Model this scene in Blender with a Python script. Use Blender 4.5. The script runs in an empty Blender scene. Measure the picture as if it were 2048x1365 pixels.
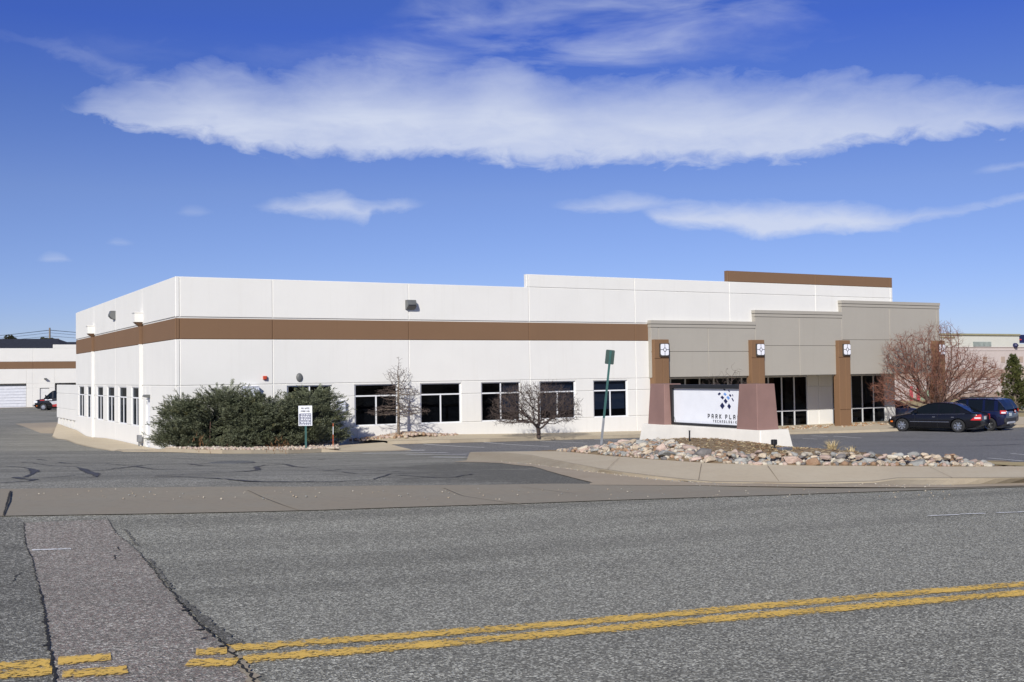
import bpy, bmesh, math, random
import numpy as np
from mathutils import Vector, Matrix
from mathutils.geometry import delaunay_2d_cdt
rnd = random.Random(7)
nrs = np.random.RandomState(11)
sc = bpy.context.scene
COL = sc.collection
S = 0.86          # building units -> metres
# ------------------------------------------------------------------ camera model
FPX = 2229.373; YAW = 0.5120589; PITCH = 0.0300313; ROLL = -0.0134588
CX, CY = 1024.0, 682.5
_F = np.array([math.sin(YAW)*math.cos(PITCH), math.cos(YAW)*math.cos(PITCH), math.sin(PITCH)])
_R0 = np.array([math.cos(YAW), -math.sin(YAW), 0.0]); _U0 = np.cross(_R0, _F)
CR = math.cos(ROLL)*_R0+math.sin(ROLL)*_U0; CU = -math.sin(ROLL)*_R0+math.cos(ROLL)*_U0
def ray(x, y): return _F+(x-CX)/FPX*CR+(CY-y)/FPX*CU
def zp(x, y, z): d = ray(x, y); return d*z/d[2]
def yp(x, y, Y): d = ray(x, y); return d*Y/d[1]
def dpt(x, y, t): return ray(x, y)*t
# ------------------------------------------------------------------ terrain heights
CPX = [(0,1365,-1.58),(485,1310,-1.62),(1000,1265,-1.69),(2048,1185,-1.80),(1024,1365,-1.62),(2048,1365,-1.68),
(0,1034,-1.70),(500,1024,-1.80),(1000,1012,-1.90),(1500,993,-2.0),(2048,975,-2.12),
(0,980,-1.66),(600,978,-1.74),(1190,967,-1.94),(1600,968,-2.04),(2048,966,-2.14),
(600,940,-2.12),(100,940,-2.05),(1066,931,-2.24),(945,921,-2.36),
(610,907,-2.84),(400,906,-2.86),(330,905,-2.88),(290,904,-2.93),(200,899,-3.05),(120,880,-3.12),(40,850,-3.1),
(1240,878,-3.0),(900,887,-2.84),(1060,883,-2.93),(1640,868,-3.19),(1811,863,-3.08),(1911,865.5,-3.08),(1985,865,-3.08),
(2000,921,-2.3),(1900,905,-2.55),(1640,885,-2.9),(1200,903,-2.6),(1400,925,-2.08),(1600,931,-2.06)]
CW = [(10,66,-3.3),(10,73,-3.32),(10,80,-3.2),(44.7,43,-3.22),(55,43,-3.22),(20.6,44.7,-2.8),(26.7,44.7,-2.95),(32.7,44.7,-3.05),(10.06,44.6,-2.90),
(15,140,-3.03),(-40,130,-3.1),(60,100,-3.5),(90,80,-3.4),(130,90,-3.5),(120,30,-3.3),(60,15,-3.0),
(-20,0,-.9),(-40,0,-.4),(-40,60,-1.8),(0,-10,-1.5),(0,-40,-1.7),(30,-20,-2.2),(-30,40,-1.7),(0,400,-4),(400,400,-5),(-400,400,-4),(400,0,-5),(0,-400,-3),(-400,0,-2),(-400,-400,-2),(400,-400,-4),(0,2500,-6),(2500,2500,-6),(2500,0,-6),(-2500,2500,-6)]
TP = np.array([tuple(zp(x, y, z)[:2])+(z,) for x, y, z in CPX]+CW)
_s2 = 2.5**2; _n = len(TP)
_A = np.zeros((_n+1, _n+1)); _A[:_n, :_n] = np.sqrt(((TP[:, None, :2]-TP[None, :, :2])**2).sum(-1)+_s2)
_A[:_n, _n] = 1; _A[_n, :_n] = 1
_w = np.linalg.solve(_A, np.append(TP[:, 2], 0))
def H(x, y): return float((_w[:_n]*np.sqrt((TP[:, 0]-x)**2+(TP[:, 1]-y)**2+_s2)).sum()+_w[_n])
def HV(xy):
    xy = np.asarray(xy, float)
    return (np.sqrt(((xy[:, None, :]-TP[None, :, :2])**2).sum(-1)+_s2)*_w[:_n]).sum(-1)+_w[_n]
_TT = np.concatenate([np.arange(2, 40, .25), 40*1.008**np.arange(0, 390)])
def at(px, py, h=0.0):
    """pixel ray down to the terrain raised by h"""
    d = ray(px, py); ts = _TT
    for _ in range(4):
        q = d[None, :]*ts[:, None]; g = q[:, 2]-HV(q[:, :2])-h; k = np.argmax(g < 0)
        if not (g < 0).any(): return d*ts[-1]
        k = max(k, 1); ts = np.linspace(ts[k-1], ts[k], 24)
    k = max(1, int(np.argmax((d[None, :]*ts[:, None])[:, 2]-HV((d[None, :]*ts[:, None])[:, :2])-h < 0)))
    return d*(ts[k-1]+ts[k])/2
# ------------------------------------------------------------------ object helpers
def tag(o, label=None, cat=None, group=None, kind=None):
    if label: o['label'] = label
    if cat: o['category'] = cat
    if group: o['group'] = group
    if kind: o['kind'] = kind
    return o
def link(o, parent=None):
    COL.objects.link(o)
    if parent is not None: o.parent = parent
    return o
def empty(name, loc=(0, 0, 0), rz=0.0):
    o = bpy.data.objects.new(name, None); o.location = loc; o.rotation_euler = (0, 0, rz); o.empty_display_size = .2
    return link(o)
class MB:
    def __init__(s): s.v = []; s.f = []; s.m = []; s.uv = None
    def add(s, vs, fs, mi=0):
        b = len(s.v); s.v += [tuple(map(float, v)) for v in vs]
        s.f += [tuple(b+i for i in f) for f in fs]; s.m += [mi]*len(fs)
        return s
    def box(s, a, b, mi=0, M=None, bev=0.0):
        x0, y0, z0 = a; x1, y1, z1 = b
        if x0 > x1: x0, x1 = x1, x0
        if y0 > y1: y0, y1 = y1, y0
        if z0 > z1: z0, z1 = z1, z0
        if bev <= 0:
            vs = [(x0,y0,z0),(x1,y0,z0),(x1,y1,z0),(x0,y1,z0),(x0,y0,z1),(x1,y0,z1),(x1,y1,z1),(x0,y1,z1)]
            fs = [(0,3,2,1),(4,5,6,7),(0,1,5,4),(1,2,6,5),(2,3,7,6),(3,0,4,7)]
        else:
            e = min(bev, (x1-x0)*.45, (y1-y0)*.45, (z1-z0)*.45); vs = []; idx = {}
            for i, X in enumerate((x0, x1)):
                for j, Y in enumerate((y0, y1)):
                    for k, Z in enumerate((z0, z1)):
                        sx = e if i == 0 else -e; sy = e if j == 0 else -e; sz = e if k == 0 else -e
                        idx[i,j,k,'x'] = len(vs); vs.append((X, Y+sy, Z+sz))
                        idx[i,j,k,'y'] = len(vs); vs.append((X+sx, Y, Z+sz))
                        idx[i,j,k,'z'] = len(vs); vs.append((X+sx, Y+sy, Z))
            fs = []
            g = lambda i, j, k, a: idx[i,j,k,a]
            for i in (0, 1):
                q = [g(i,0,0,'x'), g(i,1,0,'x'), g(i,1,1,'x'), g(i,0,1,'x')]; fs.append(q if i else q[::-1])
                q = [g(0,i,0,'y'), g(0,i,1,'y'), g(1,i,1,'y'), g(1,i,0,'y')]; fs.append(q if i else q[::-1])
                q = [g(0,0,i,'z'), g(1,0,i,'z'), g(1,1,i,'z'), g(0,1,i,'z')]; fs.append(q if i else q[::-1])
            for i in (0, 1):
                for j in (0, 1):
                    q = [g(i,j,0,'x'), g(i,j,1,'x'), g(i,j,1,'y'), g(i,j,0,'y')]; fs.append(q if (i == j) else q[::-1])
                    q = [g(i,0,j,'x'), g(i,1,j,'x'), g(i,1,j,'z'), g(i,0,j,'z')]; fs.append(q[::-1] if (i == j) else q)
                    q = [g(0,i,j,'y'), g(1,i,j,'y'), g(1,i,j,'z'), g(0,i,j,'z')]; fs.append(q if (i == j) else q[::-1])
                    for k in (0, 1):
                        q = [g(i,j,k,'x'), g(i,j,k,'y'), g(i,j,k,'z')]; fs.append(q if (i+j+k) % 2 == 1 else q[::-1])
        if M is not None: vs = [M @ Vector(v) for v in vs]
        return s.add(vs, fs, mi)
    def quad(s, a, b, c, d, mi=0): return s.add([a, b, c, d], [(0, 1, 2, 3)], mi)
    def cyl(s, a, b, r0, r1=None, n=10, mi=0, cap=True):
        r1 = r0 if r1 is None else r1
        a = np.array(a, float); b = np.array(b, float); d = b-a; d /= (np.linalg.norm(d)+1e-9)
        u = np.cross(d, (0, 0, 1) if abs(d[2]) < .9 else (1, 0, 0)); u /= np.linalg.norm(u); w = np.cross(d, u)
        vs = []
        for i in range(n):
            t = 2*math.pi*i/n; o = u*math.cos(t)+w*math.sin(t)
            vs.append(a+o*r0); vs.append(b+o*r1)
        fs = [(2*i, 2*((i+1) % n), 2*((i+1) % n)+1, 2*i+1) for i in range(n)]
        if cap: fs += [tuple(2*i for i in range(n))[::-1], tuple(2*i+1 for i in range(n))]
        return s.add(vs, fs, mi)
    def tube(s, pts, r, n=6, mi=0):
        for i in range(len(pts)-1): s.cyl(pts[i], pts[i+1], r if not hasattr(r, '__len__') else r[i], r if not hasattr(r, '__len__') else r[i+1], n, mi)
        return s
    def lathe(s, prof, c, ax, n=20, mi=0):
        # prof: (r, h) along axis ax from c
        c = np.array(c, float); d = np.array(ax, float); d /= np.linalg.norm(d)
        u = np.cross(d, (0, 0, 1) if abs(d[2]) < .9 else (1, 0, 0)); u /= np.linalg.norm(u); w = np.cross(d, u)
        vs = []; fs = []
        for r, h in prof:
            for i in range(n):
                t = 2*math.pi*i/n; vs.append(c+d*h+(u*math.cos(t)+w*math.sin(t))*max(r, 1e-4))
        for k in range(len(prof)-1):
            for i in range(n):
                j = (i+1) % n; fs.append((k*n+i, k*n+j, (k+1)*n+j, (k+1)*n+i))
        return s.add(vs, fs, mi)
    def build(s, name, mats, parent=None, smooth=False, loc=None):
        me = bpy.data.meshes.new(name)
        v = s.v
        if loc is not None: v = [(a-loc[0], b-loc[1], c-loc[2]) for a, b, c in v]
        me.from_pydata(v, [], s.f)
        if not isinstance(mats, (list, tuple)): mats = [mats]
        for m in mats: me.materials.append(m)
        if len(mats) > 1: me.polygons.foreach_set('material_index', s.m)
        if smooth: me.polygons.foreach_set('use_smooth', [True]*len(s.f))
        if s.uv is not None:
            ul = me.uv_layers.new(name='UVMap'); li = [l.vertex_index for l in me.loops]
            ul.data.foreach_set('uv', np.array([s.uv[i] for i in li], 'f').ravel())
        me.update()
        o = bpy.data.objects.new(name, me)
        if loc is not None: o.location = loc
        return link(o, parent)
def smooth_edges(o, ang=35):
    bm = bmesh.new(); bm.from_mesh(o.data)
    for f in bm.faces: f.smooth = True
    for e in bm.edges:
        e.smooth = not (len(e.link_faces) == 2 and e.calc_face_angle(0) > math.radians(ang))
    bm.to_mesh(o.data); bm.free(); return o
def fix_normals(o):
    bm = bmesh.new(); bm.from_mesh(o.data); bmesh.ops.recalc_face_normals(bm, faces=bm.faces); bm.to_mesh(o.data); bm.free(); return o
# ------------------------------------------------------------------ materials
def newmat(name):
    m = bpy.data.materials.new(name); m.use_nodes = True; nt = m.node_tree; nt.nodes.clear()
    out = nt.nodes.new('ShaderNodeOutputMaterial'); b = nt.nodes.new('ShaderNodeBsdfPrincipled')
    nt.links.new(b.outputs[0], out.inputs[0]); return m, nt, b, out
def N(nt, t, **k):
    n = nt.nodes.new(t)
    for a, v in k.items():
        if a == 'inp':
            for i, x in v.items(): n.inputs[i].default_value = x
        else: setattr(n, a, v)
    return n
def c4(c): return (c[0], c[1], c[2], 1)
def mixc(nt, f, a, b, blend='MIX'):
    n = nt.nodes.new('ShaderNodeMix'); n.data_type = 'RGBA'; n.blend_type = blend; n.clamp_factor = True
    for i, x in ((0, f), (6, a), (7, b)):
        if isinstance(x, bpy.types.NodeSocket): nt.links.new(x, n.inputs[i])
        elif i == 0: n.inputs[0].default_value = x
        else: n.inputs[i].default_value = c4(x)
    return n.outputs[2]
def math_(nt, op, a, b=0.0, c=None, clamp=False):
    n = nt.nodes.new('ShaderNodeMath'); n.operation = op; n.use_clamp = clamp
    for i, x in enumerate((a, b) if c is None else (a, b, c)):
        if isinstance(x, bpy.types.NodeSocket): nt.links.new(x, n.inputs[i])
        else: n.inputs[i].default_value = x
    return n.outputs[0]
def ramp(nt, fac, stops):
    n = nt.nodes.new('ShaderNodeValToRGB'); nt.links.new(fac, n.inputs[0]); e = n.color_ramp.elements
    while len(e) < len(stops): e.new(.5)
    for i, (p, c) in enumerate(stops): e[i].position = p; e[i].color = c4(c) if hasattr(c, '__len__') else (c, c, c, 1)
    return n.outputs[0]
def coords(nt, obj=True, scale=(1, 1, 1)):
    t = nt.nodes.new('ShaderNodeTexCoord') if obj else None
    if obj: src = t.outputs['Object']
    else: src = nt.nodes.new('ShaderNodeNewGeometry').outputs['Position']
    mp = nt.nodes.new('ShaderNodeMapping'); mp.inputs[3].default_value = scale; nt.links.new(src, mp.inputs[0]); return mp.outputs[0]
def noise(nt, vec, sc_, det=4, rough=.55, dist=0.0):
    n = N(nt, 'ShaderNodeTexNoise', inp={'Scale': sc_, 'Detail': det, 'Roughness': rough, 'Distortion': dist})
    nt.links.new(vec, n.inputs['Vector']); return n.outputs[0]
def bump(nt, b, h, strength=.3, dist=.01):
    n = N(nt, 'ShaderNodeBump', inp={'Strength': strength, 'Distance': dist}); nt.links.new(h, n.inputs['Height']); nt.links.new(n.outputs[0], b.inputs['Normal'])
def plain(name, col, rough=.6, metal=0.0, var=.08, vs=3.0, bs=0.0, bscale=60, coat=0.0, wscale=(1, 1, 1), spec=None):
    m, nt, b, out = newmat(name)
    v = coords(nt, False, wscale); n1 = noise(nt, v, vs, 5)
    lo = tuple(x*(1-var) for x in col); hi = tuple(min(1, x*(1+var)) for x in col)
    nt.links.new(ramp(nt, n1, [(.3, lo), (.7, hi)]), b.inputs['Base Color'])
    b.inputs['Roughness'].default_value = rough; b.inputs['Metallic'].default_value = metal
    if coat: b.inputs['Coat Weight'].default_value = coat; b.inputs['Coat Roughness'].default_value = .03
    if spec is not None: b.inputs['Specular IOR Level'].default_value = spec
    if bs: bump(nt, b, noise(nt, v, bscale, 4), bs, .01)
    return m
def wallmat(name, col):
    # painted tilt-up concrete: faint mottling and a few vertical run-off streaks
    m, nt, b, out = newmat(name)
    v = coords(nt, False); big = noise(nt, v, .6, 4); fine = noise(nt, v, 7, 4)
    vz = coords(nt, False, (3.0, 3.0, .12)); st = noise(nt, vz, 1.6, 5, .65)
    c = mixc(nt, math_(nt, 'MULTIPLY', math_(nt, 'SUBTRACT', big, .38, clamp=True), .9, clamp=True), col, tuple(x*.88 for x in col))
    c = mixc(nt, math_(nt, 'MULTIPLY', math_(nt, 'SUBTRACT', st, .55, clamp=True), 1.0, clamp=True), c, tuple(x*.78 for x in (col[0], col[1]*.97, col[2]*.92)))
    c = mixc(nt, math_(nt, 'MULTIPLY', fine, .10), c, tuple(x*.8 for x in col))
    nt.links.new(c, b.inputs['Base Color']); b.inputs['Roughness'].default_value = .85
    b.inputs['Specular IOR Level'].default_value = .25
    bump(nt, b, noise(nt, v, 45, 3), .25, .004)
    return m
def asphalt(name, base, chip, scale=75.0, wear=.35, tint=None, chipamt=.72, patch=1.0, tracks=0.0, sealed=None):
    m, nt, b, out = newmat(name)
    v = coords(nt, False)
    vo = N(nt, 'ShaderNodeTexVoronoi', inp={'Scale': scale}); nt.links.new(v, vo.inputs['Vector'])
    sp = nt.nodes.new('ShaderNodeSeparateColor'); nt.links.new(vo.outputs['Color'], sp.inputs[0])
    vo2 = N(nt, 'ShaderNodeTexVoronoi', inp={'Scale': scale*.72}); nt.links.new(v, vo2.inputs['Vector'])
    sp2 = nt.nodes.new('ShaderNodeSeparateColor'); nt.links.new(vo2.outputs['Color'], sp2.inputs[0])
    dark = tuple(x*.42 for x in base); lite = tuple(x*1.55 for x in base)
    c = ramp(nt, sp.outputs[0], [(0, dark), (.35, base), (.8, lite), (1, chip)])
    cf = math_(nt, 'GREATER_THAN', sp2.outputs[1], chipamt+.16)
    c = mixc(nt, math_(nt, 'MULTIPLY', cf, .6), c, chip)
    if tint: c = mixc(nt, math_(nt, 'MULTIPLY', math_(nt, 'GREATER_THAN', sp.outputs[2], .72), .55), c, tint)
    big = noise(nt, v, .35*patch, 5, .6); mid = noise(nt, v, 2.2*patch, 5, .65)
    c = mixc(nt, math_(nt, 'MULTIPLY', math_(nt, 'SUBTRACT', big, .42, clamp=True), 2.0*wear, clamp=True), c, tuple(x*.55 for x in base))
    c = mixc(nt, math_(nt, 'MULTIPLY', math_(nt, 'SUBTRACT', mid, .5, clamp=True), 1.6*wear, clamp=True), c, tuple(x*.55 for x in base))
    if tracks:      # tyre-polished and oil-darkened bands running along the street
        mp = nt.nodes.new('ShaderNodeMapping'); mp.inputs[2].default_value = (0, 0, math.radians(9)); mp.inputs[3].default_value = (.05, .85, 1)
        nt.links.new(nt.nodes.new('ShaderNodeNewGeometry').outputs['Position'], mp.inputs[0]); tn = noise(nt, mp.outputs[0], 1.0, 4, .55)
        c = mixc(nt, math_(nt, 'MULTIPLY', math_(nt, 'SUBTRACT', tn, .47, clamp=True), 5.0*tracks, clamp=True), c, tuple(x*.50 for x in base))
        c = mixc(nt, math_(nt, 'MULTIPLY', math_(nt, 'SUBTRACT', .44, tn, clamp=True), 3.5*tracks, clamp=True), c, tuple(x*1.6 for x in base))
        sp_ = noise(nt, v, 5.5, 3, .6); c = mixc(nt, math_(nt, 'MULTIPLY', math_(nt, 'SUBTRACT', sp_, .69, clamp=True), 9.0, clamp=True), c, tuple(x*.45 for x in base))
    for (sx_, sy_, rr_) in (sealed or []):
        dv = N(nt, 'ShaderNodeVectorMath', operation='DISTANCE'); nt.links.new(nt.nodes.new('ShaderNodeNewGeometry').outputs['Position'], dv.inputs[0]); dv.inputs[1].default_value = (sx_, sy_, H(sx_, sy_))
        q = math_(nt, 'ADD', math_(nt, 'DIVIDE', dv.outputs['Value'], rr_), math_(nt, 'MULTIPLY', math_(nt, 'SUBTRACT', mid, .5), 2.6))
        c = mixc(nt, math_(nt, 'MULTIPLY', math_(nt, 'SUBTRACT', 1.15, q, clamp=True), 1.5, clamp=True), c, mixc(nt, sp.outputs[0], tuple(x*.33 for x in base), tuple(x*1.05 for x in base)))
    nt.links.new(c, b.inputs['Base Color']); b.inputs['Roughness'].default_value = .88; b.inputs['Specular IOR Level'].default_value = .2
    bump(nt, b, vo.outputs['Distance'], .7, .010)
    return m
def concrete(name, col, warm=(.30, .24, .17), streak=None):
    m, nt, b, out = newmat(name)
    v = coords(nt, False); n1 = noise(nt, v, .9, 6, .62); n2 = noise(nt, v, 9, 5, .7); n3 = noise(nt, v, 120, 2)
    c = mixc(nt, math_(nt, 'MULTIPLY', math_(nt, 'SUBTRACT', n1, .35, clamp=True), 1.8, clamp=True), col, warm)
    c = mixc(nt, math_(nt, 'MULTIPLY', math_(nt, 'SUBTRACT', n2, .5, clamp=True), 1.6, clamp=True), c, tuple(x*.6 for x in col))
    c = mixc(nt, math_(nt, 'MULTIPLY', n3, .3), c, tuple(min(1, x*1.35) for x in col))
    nt.links.new(c, b.inputs['Base Color']); b.inputs['Roughness'].default_value = .9; b.inputs['Specular IOR Level'].default_value = .25
    bump(nt, b, n2, .3, .01)
    return m
def paintmat(name, col, worn=.5, edge=.9, grain=28.0):
    # worn road paint: transparent where it has flaked off, raggedest at its edges (UV.x across the stripe)
    m, nt, b, out = newmat(name)
    v = coords(nt, False); n1 = noise(nt, v, grain, 6, .7); n2 = noise(nt, v, 3.0, 4)
    uv = nt.nodes.new('ShaderNodeTexCoord').outputs['UV']; s = nt.nodes.new('ShaderNodeSeparateXYZ'); nt.links.new(uv, s.inputs[0])
    e = math_(nt, 'ABSOLUTE', math_(nt, 'SUBTRACT', s.outputs[0], .5)); e = math_(nt, 'POWER', math_(nt, 'MULTIPLY', e, 2.0), 3.0)
    vs_ = coords(nt, False, (1.0, 4.5, 1.0)); n3 = noise(nt, vs_, 17.0, 6, .75)
    k = math_(nt, 'ADD', math_(nt, 'MULTIPLY', math_(nt, 'SUBTRACT', n1, .5), 1.7), math_(nt, 'MULTIPLY', math_(nt, 'SUBTRACT', n2, .5), .5))
    k = math_(nt, 'ADD', k, math_(nt, 'MULTIPLY', math_(nt, 'SUBTRACT', n3, .5), 1.7))
    k = math_(nt, 'SUBTRACT', k, math_(nt, 'MULTIPLY', e, .55*edge))
    a = math_(nt, 'MULTIPLY', math_(nt, 'ADD', k, .64-worn), 14.0, clamp=True)
    nt.links.new(mixc(nt, n2, tuple(x*.75 for x in col), tuple(min(1, x*1.15) for x in col)), b.inputs['Base Color'])
    b.inputs['Roughness'].default_value = .75; nt.links.new(a, b.inputs['Alpha'])
    return m
def leafmat(name, a, b_, dry=None):
    m, nt, b, out = newmat(name)
    v = coords(nt, False); n1 = noise(nt, v, 1.6, 4); n2 = noise(nt, v, 14, 3)
    c = mixc(nt, math_(nt, 'MULTIPLY', math_(nt, 'SUBTRACT', n1, .3, clamp=True), 2.2, clamp=True), a, b_)
    c = mixc(nt, math_(nt, 'MULTIPLY', n2, .55), c, tuple(x*.6 for x in a))
    if dry: c = mixc(nt, math_(nt, 'MULTIPLY', math_(nt, 'SUBTRACT', noise(nt, v, 2.7, 4), .6, clamp=True), 4.5, clamp=True), c, dry)
    nt.links.new(c, b.inputs['Base Color']); b.inputs['Roughness'].default_value = .7; b.inputs['Specular IOR Level'].default_value = .25
    return m
def glassmat(name, tint, trans=.35, rough=.02):
    m, nt, b, out = newmat(name)
    nt.nodes.remove(b)
    tr = N(nt, 'ShaderNodeBsdfTransparent'); tr.inputs[0].default_value = c4(tuple(x*trans for x in tint))
    gl = N(nt, 'ShaderNodeBsdfGlossy', inp={'Roughness': rough}); gl.inputs[0].default_value = (.9, .95, 1, 1)
    fr = N(nt, 'ShaderNodeFresnel', inp={'IOR': 1.45}); mx = nt.nodes.new('ShaderNodeMixShader')
    v = coords(nt, False); bp = N(nt, 'ShaderNodeBump', inp={'Strength': .15, 'Distance': .02}); nt.links.new(noise(nt, v, .9, 2), bp.inputs['Height']); nt.links.new(bp.outputs[0], gl.inputs['Normal'])
    nt.links.new(math_(nt, 'MINIMUM', math_(nt, 'MULTIPLY', fr.outputs[0], .5), .06), mx.inputs[0]); nt.links.new(tr.outputs[0], mx.inputs[1]); nt.links.new(gl.outputs[0], mx.inputs[2]); nt.links.new(mx.outputs[0], out.inputs[0])
    return m
M = {}
M['white'] = wallmat('white_painted_concrete', (.76, .75, .705))
M['brown'] = wallmat('brown_painted_concrete', (.205, .122, .070))
M['grey'] = wallmat('taupe_painted_concrete', (.39, .365, .315))
M['colbrown'] = wallmat('brown_column_paint', (.215, .125, .068))
M['frame'] = plain('white_window_frame', (.78, .79, .80), .45, var=.04)
M['sframe'] = plain('storefront_frame', (.62, .63, .64), .4, var=.05)
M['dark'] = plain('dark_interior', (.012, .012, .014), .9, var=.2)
M['darkwood'] = plain('interior_counter', (.05, .04, .035), .7)
M['blind'] = plain('blue_grey_roller_blind', (.10, .13, .19), .8, var=.06)
M['glass'] = glassmat('window_glass', (.75, .85, 1.0), .38)
M['carglass'] = plain('car_glass', (.006, .008, .009), .06, var=.1, spec=.35)
M['roof'] = plain('grey_roof_membrane', (.35, .35, .34), .9)
M['road'] = asphalt('road_asphalt', (.222, .214, .176), (.84, .82, .68), 84, .22, chipamt=.75, tracks=.32)
M['slab'] = asphalt('road_asphalt_dark_patch', (.170, .164, .138), (.70, .68, .58), 74, .7, chipamt=.78, tracks=.3)
M['liptone'] = asphalt('road_asphalt_crack_edge', (.125, .120, .100), (.5, .48, .42), 84, .5, chipamt=.8)
M['strip'] = asphalt('road_asphalt_reddish_trench', (.226, .210, .178), (.80, .75, .64), 76, .6, tint=(.36, .25, .21), chipamt=.75)
M['lot'] = asphalt('parking_lot_asphalt', (.165, .163, .162), (.40, .39, .37), 70, .5, chipamt=.8, patch=.5)
M['drive'] = asphalt('driveway_asphalt', (.235, .227, .192), (.60, .58, .50), 68, .75, chipamt=.77, patch=.7, tracks=.35, sealed=[tuple(at(1060, 948)[:2])+(3.6,), tuple(at(960, 935)[:2])+(3.0,), tuple(at(1130, 960)[:2])+(2.0,)])
M['pan'] = concrete('gutter_concrete', (.278, .250, .195), (.285, .232, .165))
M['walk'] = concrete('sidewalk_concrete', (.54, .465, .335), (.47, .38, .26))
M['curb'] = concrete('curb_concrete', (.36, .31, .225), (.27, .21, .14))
M['gutter'] = concrete('sandy_gutter_concrete', (.40, .335, .245), (.33, .26, .18))
M['ground'] = concrete('bare_ground', (.30, .25, .18), (.16, .13, .09))
M['drygrass'] = concrete('dry_winter_grass', (.40, .32, .17), (.30, .25, .12))
M['mulch'] = concrete('brown_mulch_mound', (.27, .20, .12), (.17, .12, .07))
M['tar'] = plain('crack_seal_tar', (.058, .056, .058), .7, var=.35)
M['crack'] = plain('open_crack', (.014, .013, .012), 1.0)
M['yellow'] = paintmat('worn_yellow_road_paint', (.86, .55, .11), .47, .8)
M['wpaint'] = paintmat('worn_white_road_paint', (.85, .85, .82), .44, .4)
M['wline'] = paintmat('white_stall_paint', (.80, .79, .76), .36, .3)
M['maroon'] = plain('maroon_stucco', (.252, .152, .130), .85, var=.1, vs=1.5, bs=.2)
M['signbase'] = plain('cream_stucco_base', (.76, .73, .65), .85, var=.06, vs=2.0, bs=.4, bscale=25)
M['blackm'] = plain('black_painted_metal', (.018, .018, .02), .4, var=.2)
M['signface'] = plain('white_acrylic_sign_face', (.83, .85, .88), .35, var=.03)
M['navy'] = plain('navy_vinyl', (.012, .016, .075), .5)
M['skyblue'] = plain('light_blue_vinyl', (.16, .33, .70), .5)
M['charcoal'] = plain('charcoal_vinyl', (.04, .04, .045), .5)
M['greenm'] = plain('dark_green_sign_back', (.030, .060, .050), .5, var=.2)
M['greenpost'] = plain('green_steel_post', (.025, .10, .09), .5, var=.2)
M['galv'] = plain('galvanised_steel', (.30, .31, .32), .45, .7, var=.25, vs=6)
M['greymetal'] = plain('bronze_grey_light_housing', (.13, .135, .13), .5, var=.15)
M['pipe'] = plain('white_conduit', (.72, .72, .70), .5)
M['redbox'] = plain('red_alarm_box', (.50, .07, .03), .4)
M['orange'] = plain('orange_marker', (.55, .14, .06), .5)
M['redmark'] = plain('red_litter', (.6, .05, .02), .5)
M['trunkg'] = plain('grey_brown_bark', (.20, .16, .12), .9, var=.35, vs=12, bs=.5)
M['twigdark'] = plain('dark_brown_twig', (.085, .062, .052), .9, var=.3, vs=8)
M['twiggrey'] = plain('grey_twig', (.12, .10, .09), .9, var=.3, vs=8)
M['twigred'] = plain('russet_twig', (.20, .085, .055), .85, var=.35, vs=4)
M['barkred'] = plain('red_brown_bark', (.14, .085, .065), .9, var=.3, vs=8)
M['juniper'] = leafmat('juniper_foliage', (.118, .136, .074), (.25, .27, .18), (.28, .24, .08))
M['pine'] = leafmat('pine_needles', (.045, .065, .018), (.17, .165, .05))
M['fartree'] = leafmat('far_foliage', (.030, .036, .018), (.08, .07, .03))
M['pinkwall'] = wallmat('pinkish_stucco', (.56, .49, .455)); M['offwhite'] = wallmat('off_white_stucco', (.62, .62, .55))
M['tanwall'] = wallmat('tan_stucco_band', (.42, .33, .27)); M['olive'] = plain('olive_trim', (.30, .28, .17), .8)
M['greenwall'] = plain('pale_green_wall', (.30, .40, .27), .8); M['redpole'] = plain('red_pole_paint', (.5, .08, .10), .6)
M['glassblock'] = plain('green_grey_glass_block', (.30, .34, .31), .4, var=.25, vs=1.5)
M['shingle'] = plain('dark_blue_grey_shingles', (.020, .023, .035), .85, var=.25, vs=2)
M['rollup'] = plain('white_rollup_door', (.70, .72, .76), .5)
M['tyre'] = plain('tyre_rubber', (.018, .018, .019), .85)
M['rim'] = plain('alloy_rim', (.55, .56, .58), .25, .9, var=.08)
M['chrome'] = plain('bright_trim', (.75, .75, .76), .15, .9)
M['carblack'] = plain('black_car_paint', (.006, .006, .008), .25, .0, var=.1, coat=.35, spec=.3)
M['carblue'] = plain('dark_blue_car_paint', (.005, .007, .032), .24, .2, var=.1, coat=.5)
M['cargrey'] = plain('dark_grey_car_paint', (.13, .12, .135), .3, .2, var=.1, coat=.6)
M['plastic'] = plain('black_car_plastic', (.03, .03, .032), .6)
M['redlens'] = plain('red_lamp_lens', (.55, .02, .015), .15, coat=.5)
M['clearlens'] = plain('clear_lamp_lens', (.75, .76, .78), .12, coat=.5)
M['amber'] = plain('amber_lamp_lens', (.7, .16, .02), .2)
M['plate'] = plain('licence_plate', (.60, .64, .62), .5, var=.2, vs=30)
M['vanred'] = plain('red_van_stripe', (.42, .02, .02), .35); M['vansilver'] = plain('silver_van_stripe', (.45, .46, .48), .35)
M['mesh'] = plain('downlight_bronze', (.06, .055, .05), .6)
M['straw'] = plain('straw_grass_blades', (.62, .50, .28), .8, var=.25)
M['led'] = plain('white_opal_lens', (.84, .85, .90), .35, var=.03)
M['leaf'] = plain('dry_brown_leaves', (.30, .16, .07), .9, var=.4, vs=15)
M['box2'] = plain('light_blue_grey_cabinet', (.60, .63, .70), .5)
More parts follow.
